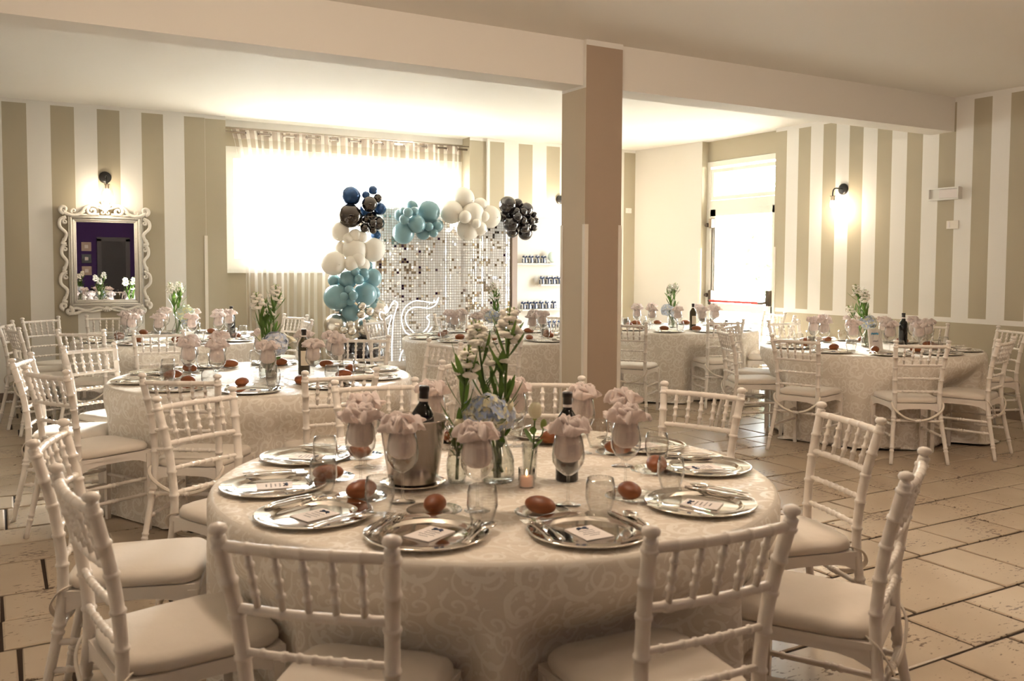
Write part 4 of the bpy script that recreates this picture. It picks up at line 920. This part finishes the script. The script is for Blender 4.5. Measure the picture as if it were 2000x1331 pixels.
def hydrangea_proto(seed, rad, mt, h):
    q = random.Random(seed); t = thing('hydrangea'); m = MB(); m.tube(cat_curve([(0, 0, 0), (.01, 0, h*.5), (.0, 0, h)], 5), .005, 7); m.build('stem', M['stem'], t)
    m = MB(); c0 = Vector((0, 0, h+rad*.5)); m.ball(c0, rad*.72, 14, 10, sc=(1, 1, .9)); N_ = 130
    for i in range(N_):
        z = 1-2*(i+.5)/N_; r_ = math.sqrt(1-z*z); a = i*2.39996; nrm = Vector((r_*math.cos(a), r_*math.sin(a), z)); c = c0+Vector((nrm.x, nrm.y, nrm.z*.9))*rad*q.uniform(.88, 1.06); nrm = (nrm+Vector((q.uniform(-1, 1), q.uniform(-1, 1), q.uniform(-1, 1)))*.38).normalized()
        u = nrm.orthogonal().normalized(); w = nrm.cross(u); ro = q.uniform(0, 1.5); s_ = rad*q.uniform(.19, .27)
        for b in range(4):
            e = ro+b*PI/2; d = u*math.cos(e)+w*math.sin(e); g_ = u*math.cos(e+PI/2)+w*math.sin(e+PI/2)
            m.add([c, c+d*s_*.55+g_*s_*.5+nrm*s_*.12, c+d*s_*1.1+nrm*s_*.02, c+d*s_*.55-g_*s_*.5+nrm*s_*.12], [(0, 3, 2, 1)])
    m.build('flower_head', mt, t)
    for i in range(3): a = i*2.1+seed; m = MB(); leaf_geo(m, Vector((0, 0, h-.02)), Vector((math.cos(a), math.sin(a), .35)), .10, .030); m.build('leaf', M['leaf'], t)
    return t
def lisianthus_proto(seed, h, opened):
    q = random.Random(seed); t = thing('lisianthus'); m = MB(); m.tube(cat_curve([(0, 0, 0), (.006, 0, h*.5), (0, .004, h)], 5), .0028, 6); m.tube(cat_curve([(.004, 0, h*.6), (.03, .01, h*.75), (.035, .01, h*.92)], 4), .0022, 6); m.build('stem', M['stem'], t)
    m = MB()
    pr = [(.004, 0), (.015, .008), (.021, .02), (.022, .034), (.019, .046), (.012, .054)] if not opened else [(.004, 0), (.018, .01), (.030, .026), (.040, .040), (.050, .046), (.046, .050), (.028, .034), (.012, .02), (0, .012)]
    vs = []; fs = []; n = 20
    for j, (r_, z) in enumerate(pr):
        for i in range(n): a = 2*PI*i/n; r3 = r_*(1+.10*math.sin(5*a+j*.5)); vs.append((r3*math.cos(a), r3*math.sin(a)+.004, h+z+.004*math.sin(5*a)*(j > 2)))
    for j in range(len(pr)-1):
        for i in range(n): fs.append((j*n+i, j*n+(i+1) % n, j*n+n+(i+1) % n, j*n+n+i))
    m.add(vs, fs+[tuple(range((len(pr)-1)*n, len(pr)*n))]); m.build('flower', M['cream_petal'], t)
    m = MB(); m.ball((.035, .01, h*.95), .011, 9, 7, sc=(1, 1, 1.7)); m.ball((.0, .004, h+.002), .008, 8, 6); m.build('bud', M['calyx'], t)
    for i in range(3): a = i*2.2+seed; m = MB(); leaf_geo(m, Vector((0, 0, h*(.45+.14*i))), Vector((math.cos(a), math.sin(a), .8)), .06, .012); m.build('leaf', M['leaf'], t)
    return t
def gyp_proto(seed, h):
    q = random.Random(seed); t = thing('babys_breath'); m = MB(); f_ = MB()
    for i in range(46):
        a = q.uniform(0, 6.3); r_ = q.uniform(.01, .055); e = Vector((r_*math.cos(a), r_*math.sin(a), h+q.uniform(-.09, .05))); m.tube([(0, 0, h*.5), (e.x*.5, e.y*.5, h*.5+(e.z-h*.5)*.6), e], .0008, 4)
        f_.ball(e, .0042, 6, 4)
    m.build('stems', M['stem'], t, kind='stuff'); f_.build('tiny_flowers', M['petal'], t, kind='stuff'); return t
m = MB(); m.lathe([(0, .006), (.046, .006), (.053, .012), (.054, .03), (.0545, .035), (.053, .04), (.053, .062), (.0545, .066), (.0525, .072), (.045, .092), (.030, .125), (.0225, .150), (.022, .178), (.028, .186), (.030, .1865), (.0245, .177), (.0245, .15), (.032, .126), (.047, .094), (.0545, .074), (.0565, .036), (.056, .008), (.05, 0), (0, 0)], 32); VAS = single('flower_vase', m, M['cut'])
m = MB(); m.lathe([(0, .004), (.024, .004), (.030, .03), (.031, .06), (.024, .10), (.014, .125), (.013, .165), (.016, .172), (.017, .1722), (.015, .165), (.016, .126), (.026, .10), (.033, .06), (.032, .03), (.027, 0), (0, 0)], 24); SVA = single('bud_vase', m, M['cut'])
m = MB(); m.lathe([(0, .004), (.017, .004), (.020, .10), (.021, .1005), (.0225, .10), (.019, 0), (0, 0)], 16); CVA = single('crystal_tube_vase', m, M['cut'])
t = thing('candle_jar'); m = MB(); m.lathe([(0, .003), (.024, .003), (.025, .062), (.0265, .062), (.0265, 0), (0, 0)], 20); m.build('jar', M['glass'], t)
m = MB(); m.lathe([(0, .004), (.0225, .004), (.0228, .034), (0, .034)], 18); wx = m.build('wax', M['wax'], t); m = MB(); m.lathe([(.0005, .036), (.0035, .041), (.003, .048), (0, .058)], 10); m.build('flame', M['flame'], wx); CDL = Kind(t)
ST = [Kind(stock_proto(1, .52, (.79, 1), 14)), Kind(stock_proto(2, .47, (.78, 1), 13)), Kind(stock_proto(5, .42, (.76, .98), 14, .07)), Kind(stock_proto(8, .38, (.95, 1), 16))]
HY = dict(blue=Kind(hydrangea_proto(1, .068, M['hydrangea'], .16)), green=Kind(hydrangea_proto(2, .075, M['hydrangea_green'], .15)), white=Kind(hydrangea_proto(3, .07, M['hydrangea_white'], .16)))
LI = [Kind(lisianthus_proto(1, .20, False)), Kind(lisianthus_proto(2, .19, True))]; GY = Kind(gyp_proto(1, .17))
def put_flower(kd, base, lean, az, label, cat='flower', group=None, sc=None):
    kd.put(base, 0, label, cat, group, sc=sc, rot=(lean*math.sin(az)*-1, lean*math.cos(az), az*3.1))
FG = 'white stock stems in the vases'
def view_dir(c): v = Vector((c[0], c[1], 0)).normalized(); return v, Vector((v.y, -v.x, 0))     # away, right
# --- front table
cx, cy = TC['near']; Z1 = ZT+.001
vx, vy = 1.385*KT, 2.50*KT; VAS.put((vx, vy, Z1), 0, 'large ribbed glass bottle vase at the centre of the front table', 'vase', 'glass flower vases', sc=1.0)
SVA.put((1.262*KT, 2.545*KT, Z1), 0, 'slim cut glass vase left of the main vase on the front table', 'vase', 'small cut glass vases', sc=1.05); CVA.put((1.49*KT, 2.475*KT, Z1), 0, 'narrow crystal tube vase right of the main vase on the front table', 'vase', 'narrow crystal vases', sc=1.2)
CDL.put((1.425*KT, 2.385*KT, Z1), 0, 'small glass candle jar with lit peach candle on the front table', 'candle', 'candle jars')
aw_, ri_ = view_dir((vx, vy))
def dirang(right, away): v = ri_*right+aw_*away; return math.atan2(v.y, v.x)
put_flower(ST[0], (vx+.006, vy, Z1+.01), .13, dirang(1, .2), 'tallest white stock stem leaning right in the front table vase', group=FG, sc=1.08)
put_flower(ST[1], (vx-.006, vy+.004, Z1+.01), .08, dirang(-1, .4), 'white stock stem leaning left in the front table vase', group=FG, sc=1.10)
put_flower(ST[2], (1.262*KT, 2.545*KT, Z1+.01), .10, dirang(1, 0), 'white stock stem in the slim left vase of the front table', group=FG, sc=1.06)
put_flower(ST[3], (vx, vy-.004, Z1+.01), .16, dirang(.6, -.5), 'leafy green stock stem in the front table vase', group=FG, sc=1.0)
put_flower(HY['blue'], (vx+.012, vy-.01, Z1+.03), .32, dirang(1, -.25), 'blue and cream hydrangea right of the stems on the front table', 'flower', 'hydrangea heads', sc=1.05)
put_flower(HY['white'], (vx-.01, vy+.012, Z1+.03), .16, dirang(-.6, .8), 'pale blue hydrangea behind the stems on the front table', 'flower', 'hydrangea heads', sc=.95)
put_flower(LI[0], (vx-.012, vy-.01, Z1+.02), .17, dirang(-1, -.5), 'cream lisianthus flower left of the hydrangea on the front table', 'flower', 'lisianthus flowers', sc=1.0)
put_flower(LI[0], (1.49*KT, 2.475*KT, Z1+.01), .16, dirang(1, .1), 'cream lisianthus with bud in the narrow crystal vase', 'flower', 'lisianthus flowers', sc=.98)
put_flower(LI[0], (1.262*KT, 2.545*KT, Z1+.01), .20, dirang(-1, 0), 'cream lisianthus bud in the slim left vase of the front table', 'flower', 'lisianthus flowers', sc=.82)
put_flower(GY, (1.262*KT, 2.545*KT, Z1+.01), .12, dirang(-1, 0), "spray of tiny white baby's breath in the slim left vase of the front table", 'flower', "baby's breath sprays", sc=1.0)
ib = thing('ice_bucket', (1.127*KT, 2.581*KT, Z1+.012)); m = MB(); m.lathe([(0, .002), (.074, .0), (.078, .004), (.108, .198), (.112, .2), (.1135, .204), (.111, .207), (.106, .203), (.075, .008), (0, .008)], 44); m.build('bucket_body', M['steel'], ib)
for s in (-1, 1):
    m = MB(); m.tube(cat_curve([(s*.100, -.02, .165), (s*.125, -.018, .163), (s*.125, .018, .163), (s*.100, .02, .165)], 5), .004, 7); m.build('side_handle', M['steel'], ib)
ib.rotation_euler = (0, 0, R(55)); tag(ib, 'brushed steel ice bucket left of the flowers on the front table', 'ice bucket')
m = MB(); m.lathe([(0, 0), (.06, 0), (.088, .009), (.106, .011), (.105, .013), (.086, .011), (0, .009)], 36); o = m.build('under_plate', M['silver']); o.location = (1.127*KT, 2.581*KT, ZT+.001); tag(o, 'steel under plate beneath the ice bucket', 'plate')
BOT.put((1.150*KT, 2.588*KT, Z1+.026), R(30), 'dark wine bottle standing in the ice bucket', 'bottle', 'dark wine bottles', rot=(R(2), R(3), 0))
BOT.put((1.585*KT, 2.400*KT, Z1), R(40), 'dark wine bottle with white neck band right of the flowers on the front table', 'bottle', 'dark wine bottles')
# --- other tables
def centre(key, vpos, stocks, hyd, lis, bot=None):
    x, y = vpos[0]*KT, vpos[1]*KT; nm = TN[key]; VAS.put((x, y, Z1), 0, 'glass bottle vase of flowers on '+nm, 'vase', 'glass flower vases'); a_, r_ = view_dir((x, y))
    for k, (i, lean, rgt, awy, sc, what) in enumerate(stocks):
        v = r_*rgt+a_*awy; put_flower(ST[i], (x+v.x*.01, y+v.y*.01, Z1+.01), lean, math.atan2(v.y, v.x), '%s white stock stem in the vase on %s' % (what, nm), group=FG, sc=sc)
    for kd, lean, rgt, awy, sc, what in hyd:
        v = r_*rgt+a_*awy; put_flower(HY[kd], (x+v.x*.012, y+v.y*.012, Z1+.03), lean, math.atan2(v.y, v.x), '%s hydrangea in the vase on %s' % (what, nm), 'flower', 'hydrangea heads', sc=sc)
    for i, lean, rgt, awy, sc, what in lis:
        v = r_*rgt+a_*awy; put_flower(LI[i], (x+v.x*.012, y+v.y*.012, Z1+.02), lean, math.atan2(v.y, v.x), '%s lisianthus in the vase on %s' % (what, nm), 'flower', 'lisianthus flowers', sc=sc)
    if bot: bot[0].put((bot[1]*KT, bot[2]*KT, Z1), bot[3], '%s wine bottle on %s' % (bot[4], nm), 'bottle', 'wine bottles')
centre('mid', (1.44, 5.50), [(0, .14, 1, .1, 1.10, 'right leaning'), (1, .10, -1, .2, 1.12, 'left leaning'), (2, .05, .2, -.8, 1.15, 'central'), (3, .2, .4, -.6, 1.0, 'leafy unopened')],
       [('white', .50, 1, -.1, 1.1, 'white and pale blue')], [(1, .52, -1, -.1, 1.15, 'open white'), (0, .3, -.6, -.6, 1.0, 'closed cream')], (BOTL, 1.68, 5.55, R(10), 'brown labelled'))
centre('mirror', (1.48, 8.86), [(1, .08, -.7, .2, 1.12, 'left leaning'), (0, .12, .8, .2, 1.02, 'right leaning'), (3, .2, .3, -.6, 1.0, 'leafy unopened')],
       [('green', .40, -1, -.2, 1.15, 'cream and green'), ('blue', .62, 1, .0, .75, 'small blue')], [], (BOT, 1.98, 8.9, 0, 'dark'))
centre('right', (6.58, 5.24), [(0, .10, -.8, .2, 1.06, 'tall left'), (1, .25, 1, .1, 1.10, 'right leaning'), (2, .42, -1, 0, .95, 'short far left'), (3, .28, .9, -.2, 1.05, 'leafy unopened')],
       [('blue', .26, -1, -.3, 1.0, 'deep blue')], [], (BOT, 7.0, 5.2, 0, 'dark'))
centre('door', (6.62, 7.88), [(0, .10, .4, .2, .98, 'right'), (1, .06, -.6, .2, 1.05, 'left'), (3, .25, .9, -.2, 1.0, 'leafy unopened')],
       [('white', .45, 1, -.2, 1.0, 'pale blue right'), ('white', .42, -1, -.2, .85, 'pale blue left')], [], (BOTL, 6.62, 7.55, R(5), 'brown labelled'))
centre('seq', (4.22, 7.65), [(0, .04, .3, .2, 1.02, 'upright'), (3, .16, .8, -.2, 1.0, 'leafy unopened')],
       [('blue', .42, 1, -.2, 1.0, 'blue right'), ('blue', .40, -1, -.2, .9, 'blue left')], [])
t = thing('table_card_frame', (6.29*KT, 4.92*KT, Z1), R(-8)); mx = Matrix.Rotation(R(-10), 4, 'X')
f = MB(); w_, h_ = .135, .185
for c, d in (((0, 0, .011), (w_, .016, .022)), ((0, 0, h_-.011), (w_, .016, .022)), ((-w_/2+.011, 0, h_/2), (.022, .016, h_-.044)), ((w_/2-.011, 0, h_/2), (.022, .016, h_-.044))): f.box(c, d, mx)
f.build('frame', M['wood_white'], t); m = MB(); m.box((0, .002, h_/2), (w_-.044, .006, h_-.044), mx); m.build('print', M['card'], t)
m = MB(); q = random.Random(2)
for i in range(9): m.ball((-.036+i*.009, -.0015, h_-.034-q.random()*.006), .007, 7, 5, sc=(1, .12, 1+.5*q.random()), mx=None)
o = m.build('blue_wash', mat('blue_wash', (.12, .36, .55), .7), t); o.rotation_euler = (R(-10), 0, 0)
m = MB(); m.tube(cat_curve([(-.028+k*.0056, -.0025, .082+(.006 if k % 2 else -.004)*(1 if k % 3 else 1.6)) for k in range(11)], 3), .0011, 5); o = m.build('script_name', M['ink'], t); o.rotation_euler = (R(-10), 0, 0)
m = MB(); m.box((0, .045, .06), (.05, .006, .13), Matrix.Rotation(R(18), 4, 'X')); m.build('easel_leg', M['wood_white'], t); tag(t, 'small white framed table card with blue wash on the table by the right striped wall', 'frame')
